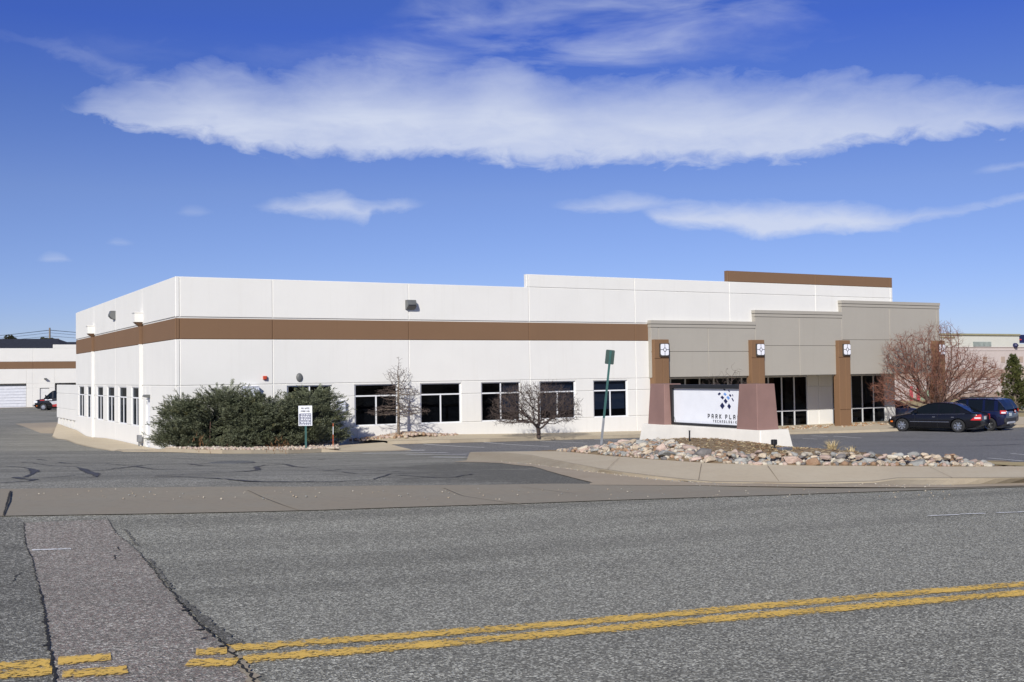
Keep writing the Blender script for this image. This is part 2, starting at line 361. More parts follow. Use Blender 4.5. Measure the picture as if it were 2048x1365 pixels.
# ------------------------------------------------------------------ ground sheets
def resample(pts, step):
    out = [np.array(pts[0], float)]
    for a, b in zip(pts[:-1], pts[1:]):
        a = np.array(a, float); b = np.array(b, float); L = np.linalg.norm((b-a)[:2]); k = max(1, int(L/step))
        for i in range(1, k+1): out.append(a+(b-a)*i/k)
    return out
def sheet(name, poly, mat, off, step, label=None, cat=None, kind='structure', far=None):
    """poly in world XY; draped over the terrain at height off; inner grid points every `step` m"""
    b = resample(list(poly)+[poly[0]], step)[:-1]
    bx = np.array([p[:2] for p in b]); n = len(bx)
    x0, y0 = bx.min(0); x1, y1 = bx.max(0)
    gx, gy = np.meshgrid(np.arange(x0+step*.37, x1, step), np.arange(y0+step*.41, y1, step)); g = np.stack([gx.ravel(), gy.ravel()], 1)
    inside = np.zeros(len(g), bool); j = n-1
    for i in range(n):
        xi, yi = bx[i]; xj, yj = bx[j]
        c = ((yi > g[:, 1]) != (yj > g[:, 1])) & (g[:, 0] < (xj-xi)*(g[:, 1]-yi)/((yj-yi) if abs(yj-yi) > 1e-12 else 1e-12)+xi)
        inside ^= c; j = i
    g = g[inside]
    vs = [Vector((float(x), float(y))) for x, y in np.concatenate([bx, g])]
    r = delaunay_2d_cdt(vs, [], [list(range(n))], 1, 1e-5)
    co = np.array([(v.x, v.y) for v in r[0]]); z = HV(co)+off
    mb = MB(); mb.v = [(float(a), float(b_), float(c)) for (a, b_), c in zip(co, z)]
    for f in r[2]:
        f = list(f); a = sum(co[f[i]][0]*co[f[(i+1) % len(f)]][1]-co[f[(i+1) % len(f)]][0]*co[f[i]][1] for i in range(len(f)))
        mb.f.append(tuple(f if a > 0 else f[::-1])); mb.m.append(0)
    o = mb.build(name, mat, smooth=True); return tag(o, label, cat, None, kind)
def P(*pts, h=0.0): return [at(x, y, h) for x, y in pts]
def interp(poly, n):
    poly = np.array(poly, float); d = np.r_[0, np.cumsum(np.linalg.norm(np.diff(poly, axis=0), axis=1))]; t = np.linspace(0, d[-1], n)
    return np.stack([np.interp(t, d, poly[:, k]) for k in range(poly.shape[1])], 1)
def ribbon(mb, pts, width, off, jit=0.0, uv=True, step=.25):
    """draped ribbon; width a number or list per control point"""
    pts = np.array(pts, float)[:, :2]; w = np.full(len(pts), width) if not hasattr(width, '__len__') else np.array(width, float)
    d = np.r_[0, np.cumsum(np.linalg.norm(np.diff(pts, axis=0), axis=1))]; n = max(2, int(d[-1]/step)+1); t = np.linspace(0, d[-1], n)
    p = np.stack([np.interp(t, d, pts[:, k]) for k in (0, 1)], 1); ww = np.interp(t, d, w)
    if jit:
        p = p+nrs.uniform(-jit, jit, p.shape); ww = ww*nrs.uniform(.5, 1.5, n)
    tg = np.gradient(p, axis=0); tg /= np.linalg.norm(tg, axis=1)[:, None]+1e-9; nr = np.stack([-tg[:, 1], tg[:, 0]], 1)
    L = p+nr*ww[:, None]/2; R = p-nr*ww[:, None]/2; b = len(mb.v)
    zl = HV(L)+off; zr = HV(R)+off
    if mb.uv is None: mb.uv = []
    for i in range(n):
        mb.v += [(float(L[i, 0]), float(L[i, 1]), float(zl[i])), (float(R[i, 0]), float(R[i, 1]), float(zr[i]))]
        mb.uv += [(0, t[i]), (1, t[i])]
    for i in range(n-1):
        mb.f.append((b+2*i, b+2*i+1, b+2*i+3, b+2*i+2)); mb.m.append(0)
    return mb
def loft(mb, A, B, n=60, m=1, mi=0, draped=True):
    """quads between two world polylines with (x,y,h) where h is height above the terrain"""
    A = np.array(A, float); B = np.array(B, float)
    if len(A) == len(B) and draped:      # keep correspondences: subdivide per segment
        k = max(1, n//(len(A)-1)); ia = np.linspace(0, len(A)-1, k*(len(A)-1)+1)
        f = lambda Q: np.stack([np.interp(ia, range(len(Q)), Q[:, c]) for c in range(3)], 1)
        A = f(A); B = f(B)
    else: A = interp(A, n); B = interp(B, n)
    b = len(mb.v); n = len(A)
    for j in range(m+1):
        q = A+(B-A)*j/m
        z = HV(q[:, :2])+q[:, 2]
        mb.v += [(float(q[i, 0]), float(q[i, 1]), float(z[i])) for i in range(n)]
    for j in range(m):
        for i in range(n-1):
            mb.f.append((b+j*n+i, b+j*n+i+1, b+(j+1)*n+i+1, b+(j+1)*n+i)); mb.m.append(mi)
    return mb
def PH(pts, hs):
    """pixel polyline with heights -> (x,y,h)"""
    if not hasattr(hs, '__len__'): hs = [hs]*len(pts)
    out = []
    for (x, y), h in zip(pts, hs):
        q = at(x, y, h); out.append((q[0], q[1], h))
    return out
def upfix(o):
    bm = bmesh.new(); bm.from_mesh(o.data)
    bm.faces.ensure_lookup_table()
    for f in bm.faces:
        f.normal_update()
        if f.normal.z < -1e-4: f.normal_flip()
    bm.to_mesh(o.data); bm.free(); return o
# road frame: along/across directions
GN = P((0,1034),(345,1027),(700,1021),(1000,1012),(1200,1003),(1500,993),(1800,983.5),(2048,975))
GF = P((0,980),(345,979),(700,976),(1000,972),(1190,967),(1424,966.5),(1600,969),(1748,968.5),(1900,970),(2048,966))
def ext(pl, L0, L1):
    a = np.array(pl[0])[:2]; b = np.array(pl[1])[:2]; d0 = (a-b)/np.linalg.norm(a-b)
    c = np.array(pl[-1])[:2]; e = np.array(pl[-3])[:2]; d1 = (c-e)/np.linalg.norm(c-e)
    return [np.r_[a+d0*L0, 0]]+[np.array(p) for p in pl]+[np.r_[c+d1*L1, 0]]
GNx = ext(GN, 60, 90); GFx = ext(GF, 60, 90)
# big ground sheet reaching the horizon (graded rings round the place)
def ground():
    mb = MB(); rad = [0, 4, 8, 12, 17, 22, 28, 35, 43, 52, 62, 75, 90, 110, 140, 180, 240, 330, 480, 800, 1500, 3000, 6000]; na = 96
    cx, cy = 12.0, 18.0
    mb.v.append((cx, cy, H(cx, cy)-.10))
    for r in rad[1:]:
        xy = np.array([(cx+r*math.sin(2*math.pi*i/na), cy+r*math.cos(2*math.pi*i/na)) for i in range(na)])
        z = HV(xy)-.10 if r < 900 else np.full(na, -7.0)
        mb.v += [(float(a), float(b), float(c)) for (a, b), c in zip(xy, z)]
    for i in range(na): mb.f.append((0, 1+(i+1) % na, 1+i)); mb.m.append(0)
    for k in range(len(rad)-2):
        a = 1+k*na; b = a+na
        for i in range(na):
            j = (i+1) % na; mb.f.append((a+i, a+j, b+j, b+i)); mb.m.append(0)
    o = mb.build('ground', M['ground'], smooth=True); upfix(o); tag(o, None, None, None, 'structure')
ground()
nearside = [np.array([p[0], p[1]]) for p in GNx]
perp = np.array([-.36, -.93])
def para(pl, dist): 
    out = []
    for p in pl: q = np.array(p[:2]); out.append(q+perp*dist)
    return out
road_poly = [tuple(p-perp*.18) for p in nearside]+[tuple(p) for p in para(nearside, 26)[::-1]]
sheet('road', road_poly, M['road'], 0.0, .9)
lot_poly = [(-14, 20.5)]+[tuple(np.array(p[:2])+np.array([0, -.06])) for p in GFx[1:-1]]+[(75, 4.0), (72, 43.2), (53.5, 43.9), (50.9, 80), (50, 138), (-40, 138), (-40, 60)]
# driveway (lighter) and the parking lot (darker, sealed) share one border
split = P((1190, 966.5), (1066, 931.5), (1000, 924), (940, 914), (820, 903.5), (705, 903))
drive_poly = [(-14, 20.5)]+[tuple(np.array(p[:2])+np.array([0, -.06])) for p in GFx[1:6]]+[tuple(p[:2]) for p in split]+[(15.0, 41.8), (9.9, 45.4), (9.6, 72), (9.6, 82), (13.5, 84), (50, 84), (50, 138), (-40, 138), (-40, 60)]
sheet('driveway', drive_poly, M['drive'], 0.0, 1.0)
lot2 = [tuple(p[:2]) for p in split[:1]]+[tuple(np.array(p[:2])+np.array([0, -.06])) for p in GFx[6:-1]]+[(75, 5.0), (78, 44), (51, 46), (15.5, 44.5)]+[tuple(p[:2]) for p in split[::-1][:-1]]
sheet('parking_lot', lot2, M['lot'], 0.0, 1.0)
# concrete pan along the street with the flow line, and the curved gutter up to the island
mb = MB(); mid = [(np.array(a)[:2]*.45+np.array(b)[:2]*.55) for a, b in zip(interp([p[:2] for p in GNx], 40), interp([p[:2] for p in GFx], 40))]
A = [(p[0], p[1], .012) for p in interp([q[:2] for q in GNx], 40)]; B = [(p[0], p[1], .016) for p in interp([q[:2] for q in GFx], 40)]; Mi = [(p[0], p[1], -.006) for p in mid]
loft(mb, A, Mi, 39*4, 2); loft(mb, Mi, B, 39*4, 2)
upfix(mb.build('gutter_pan', M['pan'], smooth=True)).__setitem__('kind', 'structure'); mb = MB()
CTp = [(939,906),(964,905.3),(1000,905.3),(1064,911),(1103,919),(1148,928),(1201,938),(1246,945),(1310,953),(1370,959.5),(1424,964.2),(1600,966.5),(1748,963.5),(1794,957),(1900,957),(2048,955.6)]
CTh = [.17,.17,.17,.15,.13,.11,.09,.07,.06,.05,.03,.03,.04,.10,.12,.12]
CBp = [(933,921),(962,921.5),(1002,923),(1066,928.5),(1103,934),(1148,939.5),(1201,945.5),(1246,951),(1310,958.5),(1370,963.5),(1424,966.3),(1600,968.8),(1748,968.3),(1794,971),(1900,970),(2048,966)]
SIp = [(943,904.6),(965,904.2),(1000,903.7),(1060,903),(1112,902.8),(1150,905.5),(1190,909.5),(1240,914),(1300,919),(1370,923.5),(1430,927),(1600,931.5),(1748,932.5),(1794,933),(1900,933.5),(2048,933)]
SIh = [.17,.17,.17,.17,.17,.17,.17,.17,.17,.17,.17,.17,.17,.17,.17,.17]
CT = PH(CTp, CTh); CB = PH(CBp, .012); SI = PH(SIp, SIh)
def ext1(pl, L):
    c = np.array(pl[-1]); e = np.array(pl[-3]); d = (c-e); d[2] = 0; d /= np.linalg.norm(d); return list(pl)+[tuple(c+d*L)]
CT = ext1(CT, 80); CB = ext1(CB, 80); SI = ext1(SI, 80)
G2 = [(906,924),(964,925),(1002,926.5),(1064,933),(1095,942),(1120,949),(1145,955.5),(1165,960.5),(1180,964),(1190,967.5)]
CBg = [tuple(q[:2])+(.012,) for q in CB[:10]]
loft(mb, PH(G2, .011), CBg, 9*6, 2)
CBr = CB[9:]; loft(mb, PH([(1180,970),(1290,970.5),(1400,971),(1500,973),(1600,974),(1748,975),(1900,975.5),(2048,971.5)], .0165), PH([(1180,966),(1290,961),(1400,965),(1500,967.8),(1600,969),(1748,968.6),(1900,970.2),(2048,966.2)], .020), 7*12, 1)
upfix(mb.build('gutter', M['gutter'], smooth=True)).__setitem__('kind', 'structure')
# island: curb face + rounded lip, sidewalk top
mb = MB()
lip = [((a[0]*.9+b[0]*.1), (a[1]*.9+b[1]*.1), max(.012, a[2]-.02)) for a, b in zip(CT, CB)]
inner = []
for a, b in zip(CT, SI):
    d = np.array(b[:2])-np.array(a[:2]); L = np.linalg.norm(d); d = d/max(L, 1e-6); k = min(.15, L*.45); inner.append((a[0]+d[0]*k, a[1]+d[1]*k, a[2]+.004))
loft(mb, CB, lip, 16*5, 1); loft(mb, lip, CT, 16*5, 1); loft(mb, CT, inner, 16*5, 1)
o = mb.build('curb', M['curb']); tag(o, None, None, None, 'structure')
mb = MB(); loft(mb, inner, SI, 16*6, 6)
# back side of the island so that it has thickness
o = mb.build('sidewalk', M['walk'], smooth=True); upfix(o); tag(o, None, None, None, 'structure')
# planting mound behind the sidewalk
crestp = [(1100,902.5,.25),(1112,902.3,.3),(1150,901,.7),(1190,897.5,1.2),(1240,890,2.6),(1300,881,4.0),(1370,877,4.6),(1430,878,4.6),(1480,883,4.2),(1570,895,3.4),(1640,899,2.8),(1748,908,2.3),(1794,915,1.7),(1900,918,1.5),(1990,928,1.0),(2048,929.5,.9)]
sidx = [(1060,903),(1112,902.8),(1150,905.5),(1190,909.5),(1240,914),(1300,919),(1370,923.5),(1430,927),(1485,928.5),(1600,931.5),(1650,932),(1748,932.5),(1794,933),(1900,933.5),(1990,933.2),(2048,933)]
SB = PH(sidx, .165); CRw = []
for (x, y, dtt), s in zip(crestp, sidx):
    q0 = at(s[0], s[1], .165); t0 = np.dot(q0, _F); q = ray(x, y)*(t0+dtt); CRw.append((q[0], q[1], q[2]-H(q[0], q[1])))
dirb = np.array([.45, .89])
BK = []
for i, q in enumerate(CRw):
    L = 1.9 if 2 < i < 11 else .8; BK.append((q[0]+dirb[0]*L, q[1]+dirb[1]*L, .16))
mb = MB()
def mound(A, B, n, m, amp, seed):
    k = n//(len(A)-1); ia = np.linspace(0, len(A)-1, k*(len(A)-1)+1); f = lambda Q: np.stack([np.interp(ia, range(len(Q)), np.array(Q)[:, c]) for c in range(3)], 1)
    A = f(A); B = f(B); b = len(mb.v); n = len(A); rs = np.random.RandomState(seed)
    for j in range(m+1):
        s = j/m; q = A+(B-A)*s; hh = A[:, 2]+(B[:, 2]-A[:, 2])*math.sin(s*math.pi/2) if amp >= 0 else A[:, 2]+(B[:, 2]-A[:, 2])*(1-math.cos(s*math.pi/2))
        z = HV(q[:, :2])+hh+(rs.uniform(-1, 1, n)*abs(amp) if 0 < j < m else 0)
        mb.v += [(float(q[i, 0]), float(q[i, 1]), float(z[i])) for i in range(n)]
    for j in range(m):
        for i in range(n-1): mb.f.append((b+j*n+i, b+j*n+i+1, b+(j+1)*n+i+1, b+(j+1)*n+i)); mb.m.append(0)
mound(SB, CRw, 15*10, 8, .025, 3); mound(CRw, BK, 15*10, 4, -.02, 4)
o = mb.build('planting_bed', M['mulch'], smooth=True); upfix(o); tag(o, None, None, None, 'structure')
mb = MB()   # back curb of the island
bk2 = [(q[0]+dirb[0]*.15, q[1]+dirb[1]*.15, .16) for q in BK]; bk3 = [(q[0]+.01, q[1]+.02, -.02) for q in bk2]
loft(mb, BK, bk2, 15*5, 1); loft(mb, bk2, bk3, 15*5, 1)
a = SI[0]; b_ = SI[3]
sb0 = [(p[0], p[1], .17) for p in SI[:5]]; sb1 = [(p[0]+.03, p[1]+.05, -.02) for p in SI[:5]]
loft(mb, sb0, sb1, 4*6, 1)
o = mb.build('curb', M['curb']); tag(o, None, None, None, 'structure')
# strip of dry grass past the rocks
g0 = SI[-2]; g1 = SI[-1]
mb = MB(); g2 = at(1985, 930, .17); bb = [(g2[0], g2[1], .18), (g0[0], g0[1], .175), (g1[0], g1[1], .175)]; cc = [(q[0]+dirb[0]*.9, q[1]+dirb[1]*.9, .19) for q in bb]
loft(mb, bb, cc, 40, 2); o = upfix(mb.build('grass_verge', M['drygrass'], smooth=True)); tag(o, None, None, None, 'structure')
# raised concrete walks by the building (front and left) ------------
def raised(name, top_px, h, mat, back):
    """strip whose lower front edge follows pixels; `back` = world polyline at the building"""
    pass
FB = [(103,873),(114,878.5),(152,888.5),(190,897),(216,901),(245,904),(290,904.5),(330,904.5),(400,907),(444,908),(502,908),(576,907.6),(643,905),(678,904.6),(728,903.6),(780,902.5),(822,900.8)]
fb = PH(FB, .008)
ft = [(p[0]+.03, p[1]+.06, .008+(.13 if 6 < i < 13 else (.05 if i in (5, 6, 13) else .02))) for i, p in enumerate(fb)]
ft2 = [(p[0]+.05, p[1]+.14, p[2]+.006) for p in ft]
mb = MB(); loft(mb, fb, ft, 16*5, 1); loft(mb, ft, ft2, 16*5, 1)
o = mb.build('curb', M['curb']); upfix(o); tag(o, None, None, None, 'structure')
# walk on the left side: from the curb line to the wall
mb = MB()
lw = [(p[0], p[1], p[2]) for p in ft2[:8]]
wl = [(11.75*S, y, .10) for y in (82, 80, 70, 62, 57, 52, 47.5, 45.2)]
wl[0] = (11.72*S, 80.5, .32); wl[1] = (11.74*S, 72.0, .32); wl[2] = (11.75*S, 68.5, .12)
loft(mb, lw, wl, 7*8, 5)
fw = [(p[0], p[1], p[2]) for p in ft2[13:]]
bkw = [(x, 43.0, .12) for x in (15.9, 17.0, 17.6, 18.0)]
loft(mb, fw, bkw, 3*10, 5)
o = mb.build('walkway', M['walk'], smooth=True); upfix(o); tag(o, None, None, None, 'structure')
# bed soil of the junipers
mb = MB(); jb = [(p[0], p[1], p[2]) for p in ft2[7:14]]; jw = [(x, 45.62, .16) for x in (10.1, 11.0, 12.0, 13.2, 14.5, 15.8, 17.0)]
loft(mb, jb, jw, 6*9, 4); o = upfix(mb.build('planting_bed', M['ground'], smooth=True)); tag(o, None, None, None, 'structure')
# front curb and walk along the facade to the entry
FC = [(775,889.5),(830,888),(900,886.5),(980,884.5),(1060,882),(1150,879.5),(1240,877.2),(1300,875),(1440,872),(1560,869.5),(1640,867.5),(1760,864.5),(1900,860),(2048,855)]
fc = PH(FC, .008); fct = [(p[0]+.02, p[1]+.05, .14) for p in fc]; fct2 = [(p[0]+.03, p[1]+.2, .145) for p in fct]
fc = ext1(fc, 10); fct = ext1(fct, 10); fct2 = ext1(fct2, 10)
mb = MB(); loft(mb, fc, fct, 14*5, 1); loft(mb, fct, fct2, 14*5, 1)
o = upfix(mb.build('curb', M['curb'])); tag(o, None, None, None, 'structure')
wb = []
for i, p in enumerate(fct2):
    wb.append((p[0]+.9 if i > 0 else 17.9, 45.62 if p[0] < 33.3 else 48.2, .16))
mb = MB(); loft(mb, fct2, wb, 14*5, 4); o = upfix(mb.build('walkway', M['walk'], smooth=True)); tag(o, None, None, None, 'structure')
# far ground on the right: dry grass berm and street
mb = MB()
o = sheet('dry_grass', [(53, 52), (53.5, 46), (80, 47), (110, 52), (125, 84), (50.5, 84)], M['drygrass'], .02, 4.0)
sheet('far_street', [(56, 56.5), (120, 60), (121, 67), (56, 63)], M['lot'], .03, 4.0)
# ---- road patches, cracks, markings
crA = [(8,1040),(22,1040),(47.8,1047),(51,1091),(65,1122),(73.5,1160),(84,1200),(92,1242),(97,1293),(107.7,1341),(111,1365),(116,1420)]
crB = [(215,1036),(215,1040),(232,1067),(270,1098),(294,1126),(318,1156),(349,1194),(372,1221),(403,1255),(448,1293),(472,1320),(492,1341),(506,1361),(540,1420)]
pA = P(*crA[2:]); pB = P(*crB[1:])
sheet('road_patch', [tuple(p[:2]) for p in P((-380,1040),(-200,1039),(8,1036),(40,1037))]+[tuple(p[:2]) for p in pA]+[(-6.0, 4.0), (-7, 9)], M['slab'], .005, .5)
sheet('road_patch', [tuple(p[:2]) for p in pA]+[tuple(p[:2]) for p in pB[::-1]]+[tuple(p[:2]) for p in P((130,1043))], M['strip'], .005, .5)
mb = MB()
ribbon(mb, interp([p[:2] for p in pA], 90), [.009]*50+[.015]*40, .011, .010, step=.045)
ribbon(mb, interp([p[:2] for p in pB], 90), list(np.r_[np.full(30, .006), np.full(20, .010), np.full(40, .014)]), .011, .016, step=.045)
ribbon(mb, P((52,1047),(130,1042),(215,1038)), .009, .011, .006, step=.08)
for l in ([(27,1165),(32,1154),(43,1147)],[(225,1103),(240,1104),(235,1095)],[(230,1112),(229,1120),(245,1125)],[(295,1152),(310,1150)],[(408,1278),(428,1276)],[(1905,1112),(1960,1118)],[(700,1028),(760,1030)]):
    ribbon(mb, P(*l), .009, .011, .01, step=.03)
for x, y, r in ((372,1220,.035),(405,1259,.04),(447,1292,.03),(409,1277,.025),(95,1290,.03),(92,1243,.03)):
    q = at(x, y, .012); 
    ribbon(mb, [q[:2]+np.array([-r, 0]), q[:2]+np.array([r*.2, r*.3]), q[:2]+np.array([r, .01])], [r*.7, r*1.4, r*.5], .012, .004, step=.015)
tag(mb.build('road_cracks', M['crack']), None, None, None, 'structure')
mb = MB(); ribbon(mb, interp([p[:2] for p in P((349,1190),(392,1226),(425,1256),(462,1284),(480,1292))], 20), list(np.linspace(.03, .10, 20)), .0075, .012, step=.05)
for l in ([(250,1060),(275,1092)],[(300,1120),(345,1180)]): ribbon(mb, P(*l), .03, .0075, .012, step=.05)
tag(mb.build('crack_lip', M['liptone']), None, None, None, 'structure')
mb = MB()   # spalled sand-coloured crumbs where the trench meets the double line
ribbon(mb, interp([p[:2] for p in P((446,1293),(462,1308),(478,1326),(492,1341),(506,1360),(525,1395))], 30), .05, .008, .02, step=.04)
tag(mb.build('crumbled_joint', M['curb']), None, None, None, 'structure')
mb = MB(); Y1 = [(492,1297),(560,1291),(722,1279.5),(1000,1259.5),(1250,1238),(1500,1215.5),(1687,1199.5),(1821,1187),(2048,1170)]; Y2 = [(488,1321),(560,1314),(722,1302),(1000,1278.5),(1250,1256),(1500,1233.5),(1687,1217.7),(1821,1205.7),(2048,1187)]
def extpx(p): q = [np.array(a)[:2] for a in P(*p)]; d = q[-1]-q[-3]; d /= np.linalg.norm(d); return q+[q[-1]+d*60]
ribbon(mb, extpx(Y1), .275, .007, step=.3); ribbon(mb, extpx(Y2), .275, .007, step=.3)
for l in ([(392,1308),(454,1305)],[(464,1300),(476,1294),(494,1297)],[(374,1330),(474,1328)],[(116,1326),(222,1318)],[(124,1354),(255,1343)],[(-30,1339),(100,1329)],[(-30,1357),(104,1346)]):
    ribbon(mb, P(*l), .26, .012, step=.1)
tag(mb.build('yellow_lines', M['yellow']), None, None, None, 'structure')
mb = MB()
for l, w in (([(1858,1033.5),(1918,1031)],.05),([(1922,1030),(1970,1028.5)],.05),([(1994,1027.5),(2048,1025.5),(2110,1023)],.05),([(64,1102.5),(142,1100)],.07)):
    ribbon(mb, P(*l), w*1.6, .012, step=.1)
tag(mb.build('white_lane_line', M['wpaint']), None, None, None, 'structure')
mb = MB()
for l in ([(747,902),(850,901)],[(726,907.5),(895,906)],[(813,910),(934,909.2)],[(863,914.8),(932,915.6)]): ribbon(mb, P(*l), .30, .007)
for l in ([(847.6,888.8),(969,895.6)],[(963.6,884.6),(1098,893.7)],[(1079.7,882.6),(1174.6,887)],[(1187.8,879.6),(1240,881)],[(1667,873),(1722,876.6)],[(1622,872),(1655,873.5)],[(1604,877.4),(1634,879)],[(1976,917),(2046,923)],[(2022,908),(2060,911)],[(700,893.6),(722,896)]): ribbon(mb, P(*l), .11, .007)
tag(mb.build('parking_lines', M['wline']), None, None, None, 'structure')
mb = MB(); z1 = lambda *p: [(x/4.096, 890+y/4.096) for x, y in p]; z2 = lambda *p: [(400+x/3.413, 890+y/3.413) for x, y in p]
TAR = [(z1((0,175),(150,183),(240,195),(290,215),(255,245),(200,268),(110,268),(200,283),(300,285),(250,298),(0,315)),[.08,.1,.14,.3,.3,.2,.12,.12,.3,.15,.1]),
 (z1((175,145),(260,150),(330,160),(420,172),(620,182),(680,200),(720,222),(790,245),(790,265),(700,272),(400,285)),[.1,.08,.06,.06,.12,.35,.35,.35,.3,.08,.05]),
 (z1((300,120),(380,128)),.12),(z1((480,145),(540,153),(870,155),(960,165),(1040,172),(1110,176),(1180,190),(1260,200),(1480,210)),[.2,.2,.05,.09,.06,.2,.12,.1,.06]),
 (z1((350,275),(520,260),(720,240)),.07),(z1((760,215),(900,203),(1110,176),(1250,160),(1550,155)),[.08,.1,.16,.06,.05]),
 (z1((1280,258),(1450,262),(1650,272),(1850,282),(2048,300)),[.1,.09,.12,.14,.2]),(z1((1280,258),(1600,240),(1900,225),(2048,215)),[.08,.05,.05,.08]),
 (z1((1550,158),(1640,170),(1800,176),(2048,184)),[.2,.2,.05,.05]),(z1((860,112),(1150,112),(1320,106),(1640,122),(1700,126)),[.05,.06,.08,.1,.05]),(z1((470,70),(560,72),(900,92)),.05),(z1((700,72),(1200,76)),.05),
 (z2((0,128),(60,126)),.12),(z2((290,122),(420,124),(590,134),(640,150),(720,158),(890,160)),[.06,.05,.15,.22,.1,.06]),(z2((590,134),(440,142),(380,152),(400,172),(330,182),(180,190)),[.08,.12,.25,.25,.15,.05]),
 (z2((180,238),(300,248),(400,254),(900,256),(1050,246),(1180,238),(1260,215),(1300,200)),[.12,.2,.16,.05,.05,.06,.09,.12]),(z2((400,172),(700,178),(840,180),(960,170),(1100,170),(1260,178),(1400,186)),[.06,.05,.09,.14,.08,.1,.06]),
 (z2((840,180),(960,185),(1060,198),(1250,198)),[.06,.06,.1,.06]),(z2((1360,208),(1500,218),(1620,226),(1740,222),(1860,200)),[.14,.1,.1,.08,.06]),(z2((660,105),(800,105),(850,97),(960,97)),[.05,.1,.14,.05]),(z2((880,108),(1130,107)),.07),(z2((0,186),(180,190)),.06)]
for l, w in TAR:
    q = interp([p[:2] for p in P(*l)], 40); ww = np.interp(np.linspace(0, 1, 40), np.linspace(0, 1, len(w)), w) if hasattr(w, '__len__') else np.full(40, w)
    ribbon(mb, q, list(ww*.55), .008, .02, step=.13)
for l in ([(1560,879),(1700,883),(1860,884),(2048,880)],[(1700,875),(1830,873)],[(1640,893),(1900,894),(2048,889)]): ribbon(mb, P(*l), .09, .008, .02)
tag(mb.build('crack_seal', M['tar']), None, None, None, 'structure')
sheet('concrete_pad', [tuple(p[:2]) for p in P((30,848),(116,845),(116,868),(82,867))], M['gutter'], .005, 1.5)
mb = MB()   # joints across the pan
ribbon(mb, P((21.5,985),(15,1008),(7,1034)), [.03,.026,.022], .022, .004, step=.05)
tag(mb.build('open_joint', M['crack']), None, None, None, 'structure')
mb = MB()
for l in ([(494,979),(520,991),(560,1007),(598,1020)],[(886,975),(925,990),(1000,1002),(1060,1011)],[(1040,972.5),(1150,985)],[(1403,927.5),(1397,962)],[(1535,931),(1558,964)],[(1810,957.5),(1808,969)],[(1002,906),(1001,922)]):
    ribbon(mb, PH(l, .02), .02, .02 if l[0][1] > 970 else .185, step=.1) if l[0][1] > 970 else None
tag(mb.build('concrete_joint', M['curb']), None, None, None, 'structure')
mb = MB()
def line3(p, h0, q, h1, w=.014):
    a = np.array(at(p[0], p[1], h0+.004)); b = np.array(at(q[0], q[1], h1+.004)); n = 7; prev = None
    d = (b-a)/np.linalg.norm(b-a); s = np.cross(d, (0, 0, 1)); s = s/np.linalg.norm(s)*w/2
    for i in range(n+1):
        f = i/n; c = a+(b-a)*f; c[2] = H(c[0], c[1])+(h0+(h1-h0)*f)+.006; jit = s*nrs.uniform(.7, 1.6)
        k = len(mb.v); mb.v += [tuple(c-jit), tuple(c+jit)]
        if prev is not None: mb.f.append((prev, prev+1, k+1, k)); mb.m.append(0)
        prev = k
for p, h0, q, h1 in (((1403,927),.17,(1397,960),.05),((1535,931),.17,(1558,963),.035),((1240,914.5),.17,(1215,938),.10),((1860,934),.17,(1905,956),.12)): line3(p, h0, q, h1, .006)
tag(mb.build('sidewalk_joints', M['mulch']), None, None, None, 'structure')
# ------------------------------------------------------------------ main building
def vS(p): return (p[0]*S, p[1]*S, p[2]*S)
class Plane:
    """wall plane in building units; u along, n outward, z up"""
    def __init__(s, o, u, n): s.o = np.array(o, float); s.u = np.array(u, float); s.n = np.array(n, float)
    def p(s, u, z, d=0.0): q = (s.o+s.u*u+s.n*d)*S; return (q[0], q[1], z*S)
def bquad(mb, pl, u0, u1, z0, z1, d, mi=0):
    mb.add([pl.p(u0, z0, d), pl.p(u1, z0, d), pl.p(u1, z1, d), pl.p(u0, z1, d)], [(0, 1, 2, 3)], mi)
def bbox(mb, pl, u0, u1, z0, z1, d0, d1, mi=0):
    v = [pl.p(u, z, d) for d in (d0, d1) for u, z in ((u0, z0), (u1, z0), (u1, z1), (u0, z1))]
    mb.add(v, [(3, 2, 1, 0), (4, 5, 6, 7), (0, 1, 5, 4), (1, 2, 6, 5), (2, 3, 7, 6), (3, 0, 4, 7)], mi)
GAP = .019; CH = .013; DEP = .035
def cell(mb, pl, u0, u1, z0, z1, d=0.0, mi=0, g=GAP):
    a = (u0+g, u1-g, z0+g, z1-g); b = (u0+g+CH, u1-g-CH, z0+g+CH, z1-g-CH)
    if b[1] <= b[0] or b[3] <= b[2]: return
    v = [pl.p(a[0], a[2], d-DEP), pl.p(a[1], a[2], d-DEP), pl.p(a[1], a[3], d-DEP), pl.p(a[0], a[3], d-DEP),
         pl.p(b[0], b[2], d), pl.p(b[1], b[2], d), pl.p(b[1], b[3], d), pl.p(b[0], b[3], d)]
    mb.add(v, [(4, 5, 6, 7), (0, 1, 5, 4), (1, 2, 6, 5), (2, 3, 7, 6), (3, 0, 4, 7)], mi)
    bquad(mb, pl, u0, u1, z0, z1, d-DEP, mi)
bld = empty('office_building', (11.78*S, 53*S, -3.0)); BO = (11.78*S, 53*S, -3.0)
tag(bld, 'long low white concrete office building with a brown stripe and taupe stepped entry front', 'building')
def bpart(mb, name, mat, parent=bld, smooth=False):
    o = mb.build(name, mat, parent, smooth); 
    if parent is bld: o.matrix_parent_inverse = Matrix.Translation(-Vector(BO))
    return o
PF = Plane((0, 53, 0), (1, 0, 0), (0, -1, 0)); PLf = Plane((11.78, 0, 0), (0, 1, 0), (-1, 0, 0))
